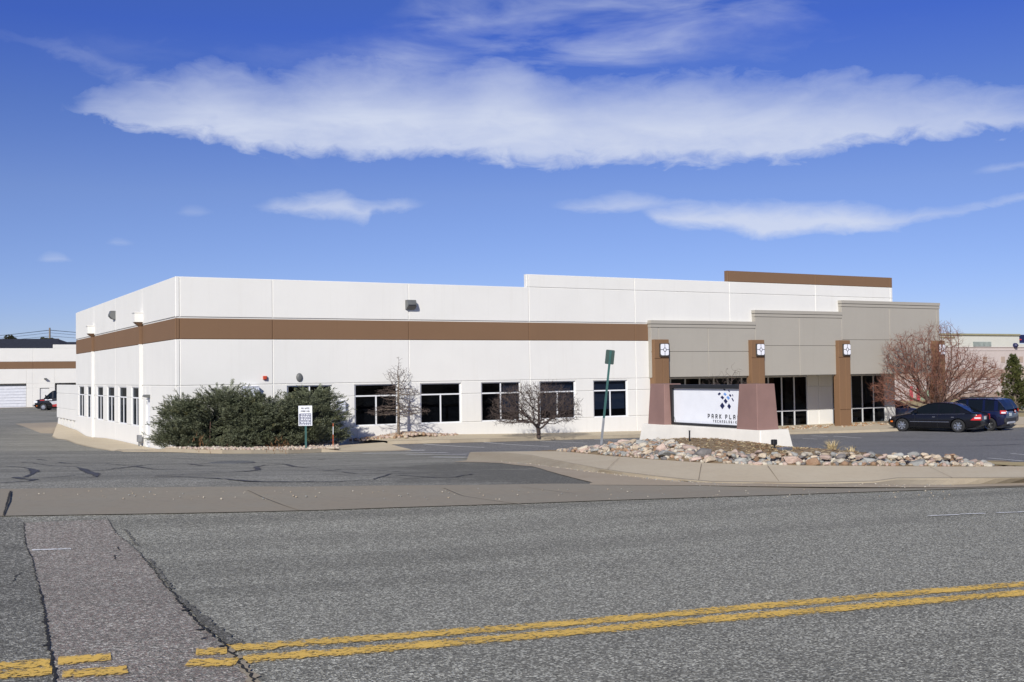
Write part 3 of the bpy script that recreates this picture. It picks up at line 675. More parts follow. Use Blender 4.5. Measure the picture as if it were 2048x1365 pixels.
# careful: for PLf outward -X and u along +Y the quads face inward; flip afterwards with recalc
FJ = [11.78, 11.98, 16.43, 23.66, 30.89, 38.03]
WINF = [(17.15, 19.44), (20.66, 23.0), (24.30, 26.65), (27.88, 30.29), (31.53, 33.85), (35.08, 37.41)]
ZS, ZM, ZT, ZJ, B0, B1, T0, U1, V1 = -2.5, -.99, -.40, -.32, 1.855, 2.90, 4.80, 5.52, 6.20
wall = MB(); stripe = MB()
def row(mb, pl, us, z0, z1, mi=0, d=0.0):
    for a, b in zip(us[:-1], us[1:]): cell(mb, pl, a, b, z0, z1, d, mi)
fj = FJ+[39.26]
row(wall, PF, fj, -4.3, ZS); row(wall, PF, fj, ZJ, B0)
row(stripe, PF, FJ+[39.0], B0, B1-.05, 0, -.012)
row(wall, PF, [11.78, 11.98, 16.43, 23.66, 30.89, 38.03, 45.14, 52.29, 59.14, 59.37], B1, T0)
row(wall, PF, [30.76, 30.89, 38.03, 45.14, 52.29, 59.14, 59.37], T0, U1)
# window band row cells between openings, split by panel joints
def band(mb, pl, joints, wins, z0, z1, zm, zt, fw=.0):
    edges = sorted(joints)
    cur = edges[0]
    spans = []
    for a, b in wins: spans.append((cur, a)); cur = b
    spans.append((cur, edges[-1]))
    for a, b in spans:
        js = [a]+[j for j in edges if a+.1 < j < b-.1]+[b]
        for p, q in zip(js[:-1], js[1:]):
            cell(mb, pl, p, q, z0, zm, 0); cell(mb, pl, p, q, zm, z1, 0)
    for a, b in wins:
        bbox(mb, pl, a, b, zt, z1, -.2, -.001)      # head
        bbox(mb, pl, a-.02, a, z0, zt, -.2, -.04); bbox(mb, pl, b, b+.02, z0, zt, -.2, -.04)
        bbox(mb, pl, a-.02, b+.02, z0-.03, z0, -.2, -.04)
band(wall, PF, fj, WINF, ZS, ZJ, ZM, ZT)
LJ = [53.0, 60.7, 68.6, 76.3, 84.26]
WINL = [(61.4, 63.75), (65.2, 67.6), (69.05, 71.45), (72.95, 75.3), (77.1, 79.3), (80.55, 83.0)]
wl_ = MB(); sl_ = MB()
# door opening in the first left bay: 58.82..59.9, up to -.95
DY0, DY1, DZ = 58.80, 59.92, -.97
for (a, b) in ((53.0, DY0), (DY1, 60.7)): cell(wl_, PLf, a, b, -4.3, ZJ)
cell(wl_, PLf, DY0, DY1, DZ, ZJ)
row(wl_, PLf, LJ[1:], -4.5, ZS); row(wl_, PLf, LJ, ZJ, B0); row(sl_, PLf, LJ, B0, B1-.05, 0, -.012); row(wl_, PLf, LJ, B1, T0)
band(wl_, PLf, LJ[1:], WINL, ZS, ZJ, ZM, ZT)
# solid body behind the panels (parapets, roof, back and right walls)
def body(mb):
    q = lambda a, b, mi=0: mb.box(vS(a), vS(b), mi)
    q((11.83, 53.05, B1-.06), (59.32, 53.25, T0-.005)); q((11.83, 53.25, B1-.06), (12.03, 84.2, T0-.005))
    q((11.83, 84.0, -4.5), (59.35, 84.22, T0-.004)); q((59.15, 53.3, -.3), (59.35, 84.0, T0-.006))
    q((30.76, 53.04, T0-.2), (59.36, 53.28, U1-.004)); 
    q((39.3, 55.75, -4.5), (39.5, 84, -.3)) if False else None
body(wall)
M1 = MB(); row(M1, PF, [45.0, 45.14, 52.29, 59.14, 59.37], U1, V1); M1.box(vS((45.0, 53.04, U1-.1)), vS((59.365, 53.28, V1-.004)))
o = bpart(wall, 'wall', M['white'])
fix = [bpart(stripe, 'stripe', M['brown'])]
bpart(M1, 'parapet', M['brown'])
o = bpart(wl_, 'wall', M['white']); 
for f in (o,): fix_normals(f)
fix_normals(bpart(sl_, 'stripe', M['brown']))
mb = MB(); mb.box(vS((12.03, 53.25, 4.1)), vS((59.15, 84.0, 4.2))); mb.box(vS((59.36, 55.9, 3.6)), vS((62.3, 83.9, 3.7)))
bpart(mb, 'roof', M['roof'])
# windows
def window(pl, a, b, z0, z1, rec, blind=0, parent=bld, mull='half', ztr=ZM, name='window', fl='frame'):
    mb = MB(); w = .055; d0, d1 = -rec-.05, -rec+.03
    bbox(mb, pl, a, a+w, z0, z1, d0, d1); bbox(mb, pl, b-w, b, z0, z1, d0, d1); bbox(mb, pl, a+w, b-w, z0, z0+w, d0, d1-.002); bbox(mb, pl, a+w, b-w, z1-w, z1, d0, d1-.002)
    bbox(mb, pl, a+w, b-w, ztr-.035, ztr+.035, d0, d1-.003)
    m = (a+b)/2
    if mull == 'half': bbox(mb, pl, m-.035, m+.035, z0+w, ztr-.035, d0, d1-.004)
    else: bbox(mb, pl, m-.03, m+.03, z0+w, z1-w, d0, d1-.001)
    f = bpart(mb, name, M['frame']); fix_normals(f)
    g = MB(); bquad(g, pl, a+w*.5, b-w*.5, z0+w*.5, z1-w*.5, -rec-.01)
    p = g.build('pane', M['glass'], f)
    if blind:
        bb = MB(); bbox(bb, pl, a+(.0 if blind < 2 else (b-a)*.5)+.03, b-.03, z0+(.45 if blind < 3 else .02), z1-.02, -rec-.20, -rec-.17)
        bb.build('blind', M['blind'], f)
    return f
for i, (a, b) in enumerate(WINF): window(PF, a, b, ZS, ZT, .11, (0, 0, 0, 2, 1, 1)[i], mull='full' if i in (0, 3) else 'half')
for i, (a, b) in enumerate(WINL): window(PLf, a, b, ZS, ZT, .075, 0)
# dark shell of the rooms behind the windows
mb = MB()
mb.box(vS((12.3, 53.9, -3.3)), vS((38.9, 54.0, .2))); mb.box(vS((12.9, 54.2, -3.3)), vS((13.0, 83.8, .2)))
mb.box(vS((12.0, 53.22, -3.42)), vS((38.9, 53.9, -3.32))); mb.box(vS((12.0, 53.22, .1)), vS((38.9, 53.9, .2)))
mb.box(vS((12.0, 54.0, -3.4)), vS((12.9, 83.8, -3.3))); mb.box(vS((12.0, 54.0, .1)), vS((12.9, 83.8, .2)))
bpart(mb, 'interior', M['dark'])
# door on the left side
mb = MB(); bbox(mb, PLf, DY0+.06, DY1-.06, -3.55, DZ-.05, -.12, -.07)
d = bpart(mb, 'door', M['frame']); fix_normals(d); mb = MB(); bbox(mb, PLf, DY0, DY0+.06, -3.55, DZ, -.14, -.005); bbox(mb, PLf, DY1-.06, DY1, -3.55, DZ, -.14, -.005); bbox(mb, PLf, DY0, DY1, DZ-.05, DZ, -.14, -.006); bbox(mb, PLf, DY0, DY1, -4.3, -3.55, -.3, -.03); mb.build('door_frame', M['pipe'], d)
for zz in (-1.2, -2.25, -3.3):
    mb = MB(); bbox(mb, PLf, DY1-.09, DY1-.05, zz-.09, zz+.09, -.07, -.045); mb.build('hinge', M['galv'], d)
mb = MB(); bbox(mb, PLf, DY0+.12, DY0+.2, -2.5, -2.2, -.07, -.04); bbox(mb, PLf, DY0+.12, DY0+.32, -2.36, -2.32, -.04, .03); mb.build('handle', M['galv'], d)
# downspouts with collector boxes
for y in (60.86, 76.46):
    t = MB(); bbox(t, PLf, y-.11, y+.11, -3.75, B0, .0, .15); bbox(t, PLf, y-.11, y+.11, -3.95, -3.75, .0, .26)
    o = bpart(t, 'downspout', M['white']); fix_normals(o)
    t = MB(); bbox(t, PLf, y-.105, y+.105, B0, 2.85, .0, .145); fix_normals(t.build('brown_section', M['brown'], o))
    t = MB(); bbox(t, PLf, y-.3, y+.3, 3.02, 3.50, .0, .42); bbox(t, PLf, y-.33, y+.33, 3.50, 3.55, .0, .46); fix_normals(t.build('collector_box', M['white'], o))
    t = MB(); v = [PLf.p(u, z, dd) for (u, z, dd) in ((y-.28, 3.02, 0), (y+.28, 3.02, 0), (y+.28, 3.02, .40), (y-.28, 3.02, .40), (y-.11, 2.80, 0), (y+.11, 2.80, 0), (y+.11, 2.80, .16), (y-.11, 2.80, .16))]
    t.add(v, [(0, 1, 5, 4), (1, 2, 6, 5), (2, 3, 7, 6), (3, 0, 4, 7), (0, 3, 2, 1)]); fix_normals(t.build('funnel', M['brown'], o))
# entry canopy fascia in three steps
def fascia(u0, u1, ztop, joints, zj, first=False):
    PG = Plane((0, 52.73, 0), (1, 0, 0), (0, -1, 0)); mb = MB()
    js = [u0]+joints+[u1]
    for a, b in zip(js[:-1], js[1:]): cell(mb, PG, a, b, -.3, zj); cell(mb, PG, a, b, zj, ztop-.40)
    bbox(mb, PG, u0, u1, -.3, ztop-.01, -.28, -DEP-.004)
    bbox(mb, PG, u0-.02, u1+.0, ztop-.40, ztop-.235, -.30, .03); bbox(mb, PG, u0-.04, u1, ztop-.20, ztop, -.32, .07); bbox(mb, PG, u0, u1, ztop-.235, ztop-.20, -.3, -.01)
    o = bpart(mb, 'fascia', M['grey']); return o
fascia(38.95, 46.90, 3.06, [39.5, 43.2], 1.21); fascia(46.905, 54.29, 3.79, [50.58], 1.57); fascia(54.295, 63.63, 4.55, [58.72, 63.32], 1.96)
mb = MB()
mb.box(vS((39.28, 52.98, -.29)), vS((63.58, 56.6, -.1)))              # soffit slab
mb.box(vS((63.35, 53.02, -.3)), vS((63.6, 55.7, 4.3)))
bpart(mb, 'canopy_slab', M['grey'])
mb = MB(); mb.box(vS((39.08, 53.03, -4.4)), vS((39.27, 55.75, -.3))); bpart(mb, 'side_wall', M['white'])
mb = MB(); mb.box(vS((62.2, 55.75, -4.5)), vS((62.43, 84.0, 4.0))); mb.box(vS((59.36, 83.8, -4.5)), vS((62.2, 84.0, 4.0))); mb.box(vS((59.4, 55.8, -.05)), vS((62.2, 56.0, 4.0)))
bpart(mb, 'side_wall', M['white'])
PE = Plane((0, 55.7, 0), (1, 0, 0), (0, -1, 0)); ew = MB()
def ewcells(a, b, joints):
    js = [a]+joints+[b]
    for p, q in zip(js[:-1], js[1:]):
        for z0, z1 in ((-3.80, -2.66), (-2.66, -1.06), (-1.06, -.3)): cell(ew, PE, p, q, z0, z1)
ewcells(54.05, 56.35, [55.05]); ewcells(61.42, 62.43, [])
bbox(ew, PE, 39.27, 62.43, -4.5, -3.80, -.2, -.01)
bpart(ew, 'entry_wall', M['white'])
def storefront(xs):
    mb = MB(); a, b = xs[0], xs[-1]; d0, d1 = -.10, -.02
    for i, x in enumerate(xs): bbox(mb, PE, max(a, x-.045), min(b, x+.045), -3.72, -.38, d0, d1)
    for z in (-3.80, -2.70, -.42): bbox(mb, PE, a, b, z, z+.08, d0, d1-.003)
    f = bpart(mb, 'storefront', M['sframe'])
    for p, q in zip(xs[:-1], xs[1:]):
        g = MB(); bquad(g, PE, p+.04, q-.04, -3.75, -.40, -.06); g.build('pane', M['glass'], f)
storefront([39.3, 40.4, 41.5, 42.6, 43.75, 44.9, 46.05, 47.2, 48.35, 49.5, 50.62, 51.78, 52.88, 54.03]); storefront([56.37, 57.1, 58.15, 59.2, 60.3, 61.4])
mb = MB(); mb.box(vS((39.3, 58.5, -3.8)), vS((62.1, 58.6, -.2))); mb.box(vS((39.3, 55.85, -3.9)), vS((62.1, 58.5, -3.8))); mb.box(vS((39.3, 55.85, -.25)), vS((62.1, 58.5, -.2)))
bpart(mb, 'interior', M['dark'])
for x, w, h in ((50.9, .5, .7), (52.2, .45, .75), (53.2, .5, .6), (58.6, .5, .5), (60.6, .6, .9), (48.0, .7, .8)):
    mb = MB(); mb.box(vS((x, 56.1, -3.8)), vS((x+w, 56.4, -3.8+h))); bpart(mb, 'lobby_cabinet', M['darkwood'])
# columns
def column(x0, x1, i):
    pl = Plane((0, 52.45, 0), (1, 0, 0), (0, -1, 0)); mb = MB(); g = GAP
    xm = (x0+x1)/2+.06
    cell(mb, pl, x0, x1, .82, 1.93, 0, 0, .008)
    for p, q in ((x0, xm), (xm, x1)): cell(mb, pl, p, q, -2.56, .82, 0, 0, .012)
    cell(mb, pl, x0, x1, -4.5, -2.56, 0, 0, .012)
    bbox(mb, pl, x0+.01, x1-.01, -4.5, 1.925, -.50, -DEP-.004)
    o = bpart(mb, 'column', M['colbrown']); return o
COLX = [(38.98, 40.04), (46.33, 47.40), (53.69, 54.73), (62.70, 63.78)]
for i, (a, b) in enumerate(COLX): column(a, b, i)
# square lights on the columns
PC = Plane((0, 52.45, 0), (1, 0, 0), (0, -1, 0))
def collight(xc, label):
    root = empty('column_light', PC.p(xc, 1.31, 0)); tag(root, label, 'light', 'square lights on the entry columns')
    inv = Matrix.Translation(-Vector(PC.p(xc, 1.31, 0)))
    def bp(mb, n, m): o = mb.build(n, m, root); o.matrix_parent_inverse = inv; return o
    w, h = .31, .38
    mb = MB(); bbox(mb, PC, xc-w, xc+w, 1.31-h, 1.31+h, .0, .10); bp(mb, 'housing', M['mesh'])
    mb = MB(); n = 24; r = .09; pts = []
    for cx_, cz_, a0 in ((xc+w-.03-r, 1.31+h-.03-r, 0), (xc-w+.03+r, 1.31+h-.03-r, 90), (xc-w+.03+r, 1.31-h+.07+r, 180), (xc+w-.03-r, 1.31-h+.07+r, 270)):
        for k in range(6): t = math.radians(a0+k*18); pts.append((cx_+r*math.cos(t), cz_+r*math.sin(t)))
    v = [PC.p(x, z, .10) for x, z in pts]+[PC.p(x, z, .135) for x, z in pts]; n = len(pts)
    mb.add(v, [tuple(range(n, 2*n))]+[(i, (i+1) % n, n+(i+1) % n, n+i) for i in range(n)]); bp(mb, 'lens', M['led'])
    mb = MB(); zc = 1.33
    bbox(mb, PC, xc-.016, xc+.016, zc+.09, 1.31+h-.03, .10, .142); bbox(mb, PC, xc-.016, xc+.016, 1.31-h+.07, zc-.09, .10, .142); bbox(mb, PC, xc-w+.03, xc-.09, zc-.016, zc+.016, .10, .142); bbox(mb, PC, xc+.09, xc+w-.03, zc-.016, zc+.016, .10, .142)
    for k in range(8):
        a0 = math.radians(45*k+22.5); a1 = math.radians(45*k+67.5)
        v = [PC.p(xc+rr*math.cos(t), zc+rr*1.1*math.sin(t), dd) for dd in (.10, .145) for rr, t in ((.085, a0), (.085, a1), (.115, a1), (.115, a0))]
        mb.add(v, [(3, 2, 1, 0), (4, 5, 6, 7), (0, 1, 5, 4), (1, 2, 6, 5), (2, 3, 7, 6), (3, 0, 4, 7)])
    bp(mb, 'lattice', M['blackm'])
for (a, b), l in zip(COLX, ('square white light on the brown column behind the left end of the monument sign', 'square white light on the brown column above the right pillar of the monument sign', 'square white light on the brown column standing clear to the ground', 'square white light on the far right brown column behind the bare red shrub')):
    collight((a+b)/2+.12, l)
# wall packs and small fittings
def thing(mb, name, mat, label, cat, group=None):
    c = np.mean(np.array(mb.v), 0); o = mb.build(name, mat, None, loc=(float(c[0]), float(c[1]), float(c[2]))); fix_normals(o); return tag(o, label, cat, group)
def wallpack(pl, u, z, w, h, d, label, s=1.0):
    mb = MB(); prof = [(z+h/2, 0), (z+h/2, d*.75), (z+h*.1, d), (z-h*.12, d*.98), (z-h*.4, d*.55), (z-h/2, 0)]
    v = [pl.p(uu, zz, dd) for uu in (u-w/2, u+w/2) for zz, dd in prof]; n = len(prof)
    mb.add(v, [tuple(range(n)), tuple(range(2*n-1, n-1, -1))]+[(i, (i+1) % n, n+(i+1) % n, n+i) for i in range(n)])
    c = np.mean(np.array(mb.v), 0); loc = tuple(float(x) for x in c)
    root = empty('wall_light', loc); tag(root, label, 'wall light')
    o = mb.build('housing', M['greymetal'], root); o.matrix_parent_inverse = Matrix.Translation(-Vector(loc)); fix_normals(o)
    mb = MB(); bbox(mb, pl, u-w*.4, u+w*.4, z-h*.10, z-h*.02, d*.5, d*1.01); o = mb.build('rim', M['blackm'], root); o.matrix_parent_inverse = Matrix.Translation(-Vector(loc)); fix_normals(o)
wallpack(PF, 23.72, 3.68, .50, .50, .34, 'large grey floodlight high on the white front wall above the brown stripe')
wallpack(PLf, 68.75, 3.80, .50, .52, .34, 'grey floodlight high on the white left side wall')
wallpack(PLf, 59.0, -.86, .5, .16, .30, 'small grey hood light above the side door')
mb = MB(); bbox(mb, PF, 15.92, 16.10, -.08, .09, 0, .12); bbox(mb, PF, 15.97, 16.07, -.06, .07, .12, .15); thing(mb, 'alarm_box', M['redbox'], 'small red fire alarm strobe on the white front wall above the junipers', 'alarm')
mb = MB(); pr = [(.20, 0), (.20, .03), (.17, .07), (.10, .10), (.001, .11)]; mb.lathe([(r*S*.8, h*S) for r, h in pr], PF.p(17.75, 0.0, 0), (0, -1, 0), 24)
mb.v = [(x, y, z*1.35-.35*(0.0*S)) for x, y, z in mb.v]; thing(mb, 'alarm_bell', M['greymetal'], 'round grey alarm bell on the white front wall above the junipers', 'bell')
mb = MB(); bbox(mb, PF, 19.62, 20.05, -1.72, -1.22, 0, .26); bbox(mb, PF, 19.60, 20.07, -1.22, -1.19, 0, .29); thing(mb, 'meter_cabinet', M['box2'], 'pale meter cabinet on the white wall at the right end of the junipers', 'utility box')
mb = MB(); bbox(mb, PF, 14.85, 15.65, -.95, -.42, 0, .30); bbox(mb, PF, 14.83, 15.67, -.42, -.39, 0, .33); thing(mb, 'electrical_cabinet', M['box2'], 'large pale electrical cabinet on the wall behind the tops of the junipers', 'utility box')
mb = MB(); pp = [PF.p(19.85, -1.75, .1), PF.p(19.9, -2.35, .12), PF.p(20.3, -2.6, .3), PF.p(20.62, -2.62, .3), PF.p(20.7, -2.75, .3), PF.p(20.7, -3.4, .3)]; mb.tube(pp, .022, 8); thing(mb, 'conduit_pipe', M['pipe'], 'bent white conduit running from the meter cabinet down to the rocks', 'pipe')
mb = MB(); pp = [PF.p(19.6, -3.3, .5), PF.p(19.6, -2.98, .5), PF.p(20.3, -3.0, .5), PF.p(20.32, -3.4, .5)]; mb.tube(pp, .025, 8); thing(mb, 'low_pipe', M['pipe'], 'low white pipe loop near the ground beside the junipers', 'pipe')
mb = MB(); bbox(mb, PLf, 60.35, 60.6, -3.25, -2.9, .1, .32); bbox(mb, PLf, 60.44, 60.52, -3.75, -3.25, .18, .26); thing(mb, 'junction_box', M['galv'], 'small grey junction box on a stub post at the foot of the left wall', 'utility box')
# dock wing wall behind the left corner
mb = MB(); pw = Plane((11.80, 0, 0), (0, 1, 0), (-1, 0, 0))
for z0, z1 in ((-2.9, -2.14), (-2.14, -.99), (-.99, -.32)): cell(mb, pw, 84.32, 94.6, z0, z1)
bbox(mb, pw, 84.32, 94.6, -2.9, -.325, -.3, -DEP-.004)
c = (11.8*S, 89.5*S, -3.0); o = mb.build('wing_wall', M['white'], None, loc=c); fix_normals(o); tag(o, 'low white dock wing wall running back from the left end of the office building', 'wall')
mb = MB()
for k in range(6):
    y = 84.6+k*1.75
    v = [pw.p(y, -4.2, -.25), pw.p(y+1.35, -4.2, -.25), pw.p(y+1.35, -2.9, -.25), pw.p(y, -2.9, -.25), pw.p(y, -4.2, .0), pw.p(y+1.35, -4.2, .0), pw.p(y+.45, -2.95, .0), pw.p(y, -2.9, .0)]
    mb.add(v, [(3, 2, 1, 0), (4, 5, 6, 7), (0, 1, 5, 4), (1, 2, 6, 5), (2, 3, 7, 6), (3, 0, 4, 7)])
oo = mb.build('footing_slats', M['white'], o); oo.matrix_parent_inverse = Matrix.Translation(-Vector(c)); fix_normals(oo)
# ------------------------------------------------------------------ far white warehouse with the same stripe
YB = 150.0; bx = lambda px, py: yp(px, py, YB)
PB = Plane((0, YB/S, 0), (1, 0, 0), (0, -1, 0))
def U(px): return bx(px, 770)[0]/S
def Zb(py, px=60): return bx(px, py)[2]/S
wh = empty('warehouse', (bx(60, 813)[0], YB, -3)); WI = Matrix.Translation(-Vector((bx(60, 813)[0], YB, -3)))
tag(wh, 'far white warehouse with a brown stripe behind the black van', 'building')
def wpart(mb, n, m, par=None):
    o = mb.build(n, m, par or wh)
    if par is None: o.matrix_parent_inverse = WI
    return o
u_g1 = U(53); u_j = U(66); u_j2 = U(110); uL = U(-420); uR = U(240)
zg = -4.6
mb = MB()
cell(mb, PB, u_g1, u_j, zg, Zb(777)); cell(mb, PB, u_j, U(80), zg, Zb(777)); cell(mb, PB, U(99), u_j2, zg, Zb(777)); cell(mb, PB, U(80), U(99), Zb(777.5), Zb(777)) 
for a, b in ((u_g1, u_j), (u_j, u_j2), (u_j2, uR)): cell(mb, PB, a, b, Zb(767.5), Zb(738.3)); 
for a, b in ((u_g1, u_j), (u_j, u_j2)): cell(mb, PB, a, b, Zb(777), Zb(767.5))
cell(mb, PB, U(-60), u_g1, Zb(767.5), Zb(738.3)); cell(mb, PB, uL, U(-60), zg, Zb(738.3))
for a, b in ((uL, U(-60)), (U(-60), u_j), (u_j, uR)): cell(mb, PB, a, b, Zb(723.8), Zb(697))
cell(mb, PB, U(106), uR, Zb(697), Zb(689.5))
cell(mb, PB, U(152), uR, zg, Zb(767.5))
bbox(mb, PB, uL, uR, Zb(767), Zb(697.3), -30, -.05); bbox(mb, PB, uL, uR, zg, Zb(767), -30, -1.2)
wpart(mb, 'wall', M['white'])
mb = MB()
for a, b in ((uL, U(-60)), (U(-60), u_j), (u_j, uR)): cell(mb, PB, a, b, Zb(738.3), Zb(723.8))
wpart(mb, 'stripe', M['brown'])
mb = MB(); nz = 9; z0, z1 = zg+.1, Zb(772.5)
for k in range(nz): a = z0+(z1-z0)*k/nz; bbox(mb, PB, U(-60), u_g1, a+.05, a+(z1-z0)/nz, -.5, -.35)
bbox(mb, PB, U(-60), u_g1, z0, z1, -.55, -.45); wpart(mb, 'rollup_door', M['rollup'])
mb = MB(); bbox(mb, PB, u_j2+.3, U(152), zg, Zb(770), -1.0, -.6); wpart(mb, 'dock_opening', M['dark'])
mb = MB(); bbox(mb, PB, U(80), U(99), zg, Zb(778), -.3, -.15); d = wpart(mb, 'door', M['pipe']); mb = MB(); bbox(mb, PB, U(96), U(97), -1.9*1.2, -1.9*1.2+.2, -.15, -.05); mb.build('handle', M['galv'], d)
mb = MB(); bbox(mb, PB, U(88), U(93), Zb(759.5), Zb(757), 0, .5); thing(mb, 'wall_light', M['greymetal'], 'tiny grey light over the door of the far warehouse', 'wall light')
# dark shingled roof behind
YR = 230.0; r_ = lambda px, py: yp(px, py, YR)
mb = MB(); top = [r_(-500, 680), r_(115, 678), r_(134, 684.5), r_(330, 683)]; bot = [(p[0], YR-14, 3.0) for p in top]; bot2 = [(p[0], YR+25, 3.0) for p in top]
for i in range(3):
    mb.add([bot[i], bot[i+1], top[i+1], top[i]], [(0, 1, 2, 3)]); mb.add([bot2[i], bot2[i+1], top[i+1], top[i]], [(3, 2, 1, 0)])
mb.add([bot[3], bot2[3], top[3]], [(0, 1, 2)]); mb.add([bot[0], bot2[0], top[0]], [(2, 1, 0)])
root = empty('apartment_house', (float(top[1][0]), YR, -4)); RI = Matrix.Translation(-Vector((float(top[1][0]), YR, -4))); tag(root, 'large house with a dark shingled roof showing above the far warehouse', 'building')
o = mb.build('roof', M['shingle'], root); o.matrix_parent_inverse = RI
mb = MB(); mb.box((float(top[0][0])+1, YR-12, -5), (float(top[3][0])-1, YR+23, 3.02)); o = mb.build('wall', M['tanwall'], root); o.matrix_parent_inverse = RI
# utility pole and wires
q = yp(99.5, 656, 300.0); mb = MB(); mb.cyl((q[0], 300, -6), (q[0], 300, q[2]), .28, .2, 8)
mb.box((q[0]-2.2, 299.9, q[2]-3.0), (q[0]+2.2, 300.1, q[2]-2.7)); mb.box((q[0]-1.8, 299.9, q[2]-6.0), (q[0]+1.8, 300.1, q[2]-5.75))
thing(mb, 'utility_pole', M['trunkg'], 'thin wooden utility pole above the dark shingled roof', 'utility pole')
k = 0
for py, dy in ((660.5, 6.5), (666, 6), (672.5, 4.5), (661, 6)):
    mb = MB(); y_ = 300.0+k*.4; pts = []
    for i in range(25):
        s = i/24; px = -260+ (99.5+260)*s if True else 0
        a = yp(px, py+dy*1.9*(1-s), y_); pts.append((a[0], a[1], a[2]-1.2*math.sin(math.pi*s)))
    for i in range(1, 25):
        s = i/24; px = 99.5+560*s; a = yp(px, py+dy*3.0*s, y_); pts.append((a[0], a[1], a[2]-1.2*math.sin(math.pi*s)))
    mb.tube(pts, .035, 4); k += 1
    thing(mb, 'power_line', M['blackm'], 'thin overhead power line sagging from the utility pole', 'power line', 'power lines on the utility pole')
# ------------------------------------------------------------------ pink building at the right
YP = 85.0; PP = Plane((0, YP/S, 0), (1, 0, 0), (0, -1, 0)); pr = lambda px, py: yp(px, py, YP)
UP = lambda px: pr(px, 740)[0]/S; ZP = lambda py, px=1950: pr(px, py)[2]/S
pk = empty('retail_building', (float(pr(1950, 800)[0]), YP, -3.5)); KI = Matrix.Translation(-Vector((float(pr(1950, 800)[0]), YP, -3.5))); tag(pk, 'large pink and off-white stucco building behind the bare red shrub', 'building')
def kpart(mb, n, m, d=None):
    o = mb.build(n, m, pk); o.matrix_parent_inverse = KI; return o
a0, a1 = UP(1700), UP(2500); 
mb = MB(); bbox(mb, PP, a0, a1, -6, ZP(694.5), -40, 0); bbox(mb, PP, a0, a1, ZP(701.6)-.02, ZP(701)+.05, 0, .06); bbox(mb, PP, a0, a1, ZP(694.5)-.06, ZP(694.5)+.03, 0, .09); kpart(mb, 'wall', M['pinkwall'])
mb = MB(); bbox(mb, PP, UP(1790), UP(2040), ZP(694.5), ZP(671), -40, .02); bbox(mb, PP, UP(2040), a1, ZP(694.5), ZP(688), -40, .02); kpart(mb, 'upper_wall', M['offwhite'])
mb = MB(); bbox(mb, PP, UP(1790), UP(2040), ZP(671), ZP(667.8), -40, .2); bbox(mb, PP, UP(1790), UP(1910), ZP(676.8), ZP(674.2), 0, .12); kpart(mb, 'trim', M['olive'])
mb = MB(); bbox(mb, PP, a0, a1, ZP(756), ZP(740), 0, .05); bbox(mb, PP, UP(1865), a1, -6, ZP(786), 0, .06); 
for p in ((1966.5, 1974), (2002.5, 2010), (2038.5, 2046)): bbox(mb, PP, UP(p[0]), UP(p[1]), ZP(726), ZP(714), 0, .05)
kpart(mb, 'stucco_bands', M['tanwall'])
mb = MB(); bbox(mb, PP, UP(1947), UP(1983), ZP(693.4), ZP(684), .02, .08); kpart(mb, 'glass_block', M['glassblock'])
mb = MB(); bbox(mb, PP, UP(1833), UP(1852), -6, ZP(778), 0, 1.5); kpart(mb, 'green_wall', M['greenwall'])
mb = MB(); bbox(mb, PP, UP(1812), UP(1815), -6, ZP(770), .5, .8); kpart(mb, 'red_post', M['redpole']); mb = MB(); bbox(mb, PP, UP(1826), UP(1829), -6, ZP(768), .5, .8); kpart(mb, 'red_post', M['redpole'])
mb = MB(); bbox(mb, PP, UP(2039.5), UP(2090), ZP(686), ZP(669), -.6, -.2); kpart(mb, 'shop_sign_panel', M['navy'])
mb = MB(); bbox(mb, PP, UP(2041), UP(2046), ZP(680), ZP(678), -.2, -.1); kpart(mb, 'sign_letters', M['redlens'])
mb = MB(); q = pr(2028.5, 691.5); mb.lathe([(.3, 0), (.28, .3), (.1, .5)], (q[0], YP, q[2]), (0, -1, 0), 12); thing(mb, 'wall_light', M['navy'], 'small dark round fixture on the off-white upper wall at far right', 'wall light')
# ------------------------------------------------------------------ lettering made of strokes
GL = {'A': [[(0,0),(0,5),(1,6),(3,6),(4,5),(4,0)],[(0,2.6),(4,2.6)]], 'P': [[(0,0),(0,6),(3,6),(4,5.2),(4,3.4),(3,2.6),(0,2.6)]],
 'R': [[(0,0),(0,6),(3,6),(4,5.2),(4,3.6),(3,2.8),(0,2.8)],[(2,2.8),(4,0)]], 'K': [[(0,0),(0,6)],[(3.8,6),(.2,3)],[(1.2,3.4),(4,0)]],
 'L': [[(0,6),(0,.8),(.8,0),(4,0)]], 'C': [[(4,6),(1,6),(0,5),(0,1),(1,0),(4,0)]], 'E': [[(4,6),(.6,6),(0,5.4),(0,.6),(.6,0),(4,0)],[(0,3),(3.4,3)]],
 'T': [[(0,6),(4,6)],[(2,6),(2,0)]], 'H': [[(0,0),(0,6)],[(4,0),(4,6)],[(0,3),(4,3)]], 'N': [[(0,0),(0,5),(1,6),(3,6),(4,5),(4,0)]],
 'O': [[(.8,0),(0,.8),(0,5.2),(.8,6),(3.2,6),(4,5.2),(4,.8),(3.2,0),(.8,0)]], 'G': [[(4,6),(1,6),(0,5),(0,1),(1,0),(4,0),(4,2.8),(2,2.8)]],
 'I': [[(2,0),(2,6)]], 'S': [[(4,6),(1,6),(0,5),(0,4),(1,3.1),(3,3.1),(4,2.2),(4,1),(3,0),(0,0)]], 'V': [[(0,6),(2,0),(4,6)]],
 'M': [[(0,0),(0,6),(2,3),(4,6),(4,0)]], 'N2': [[(0,0),(0,6),(4,0),(4,6)]]}
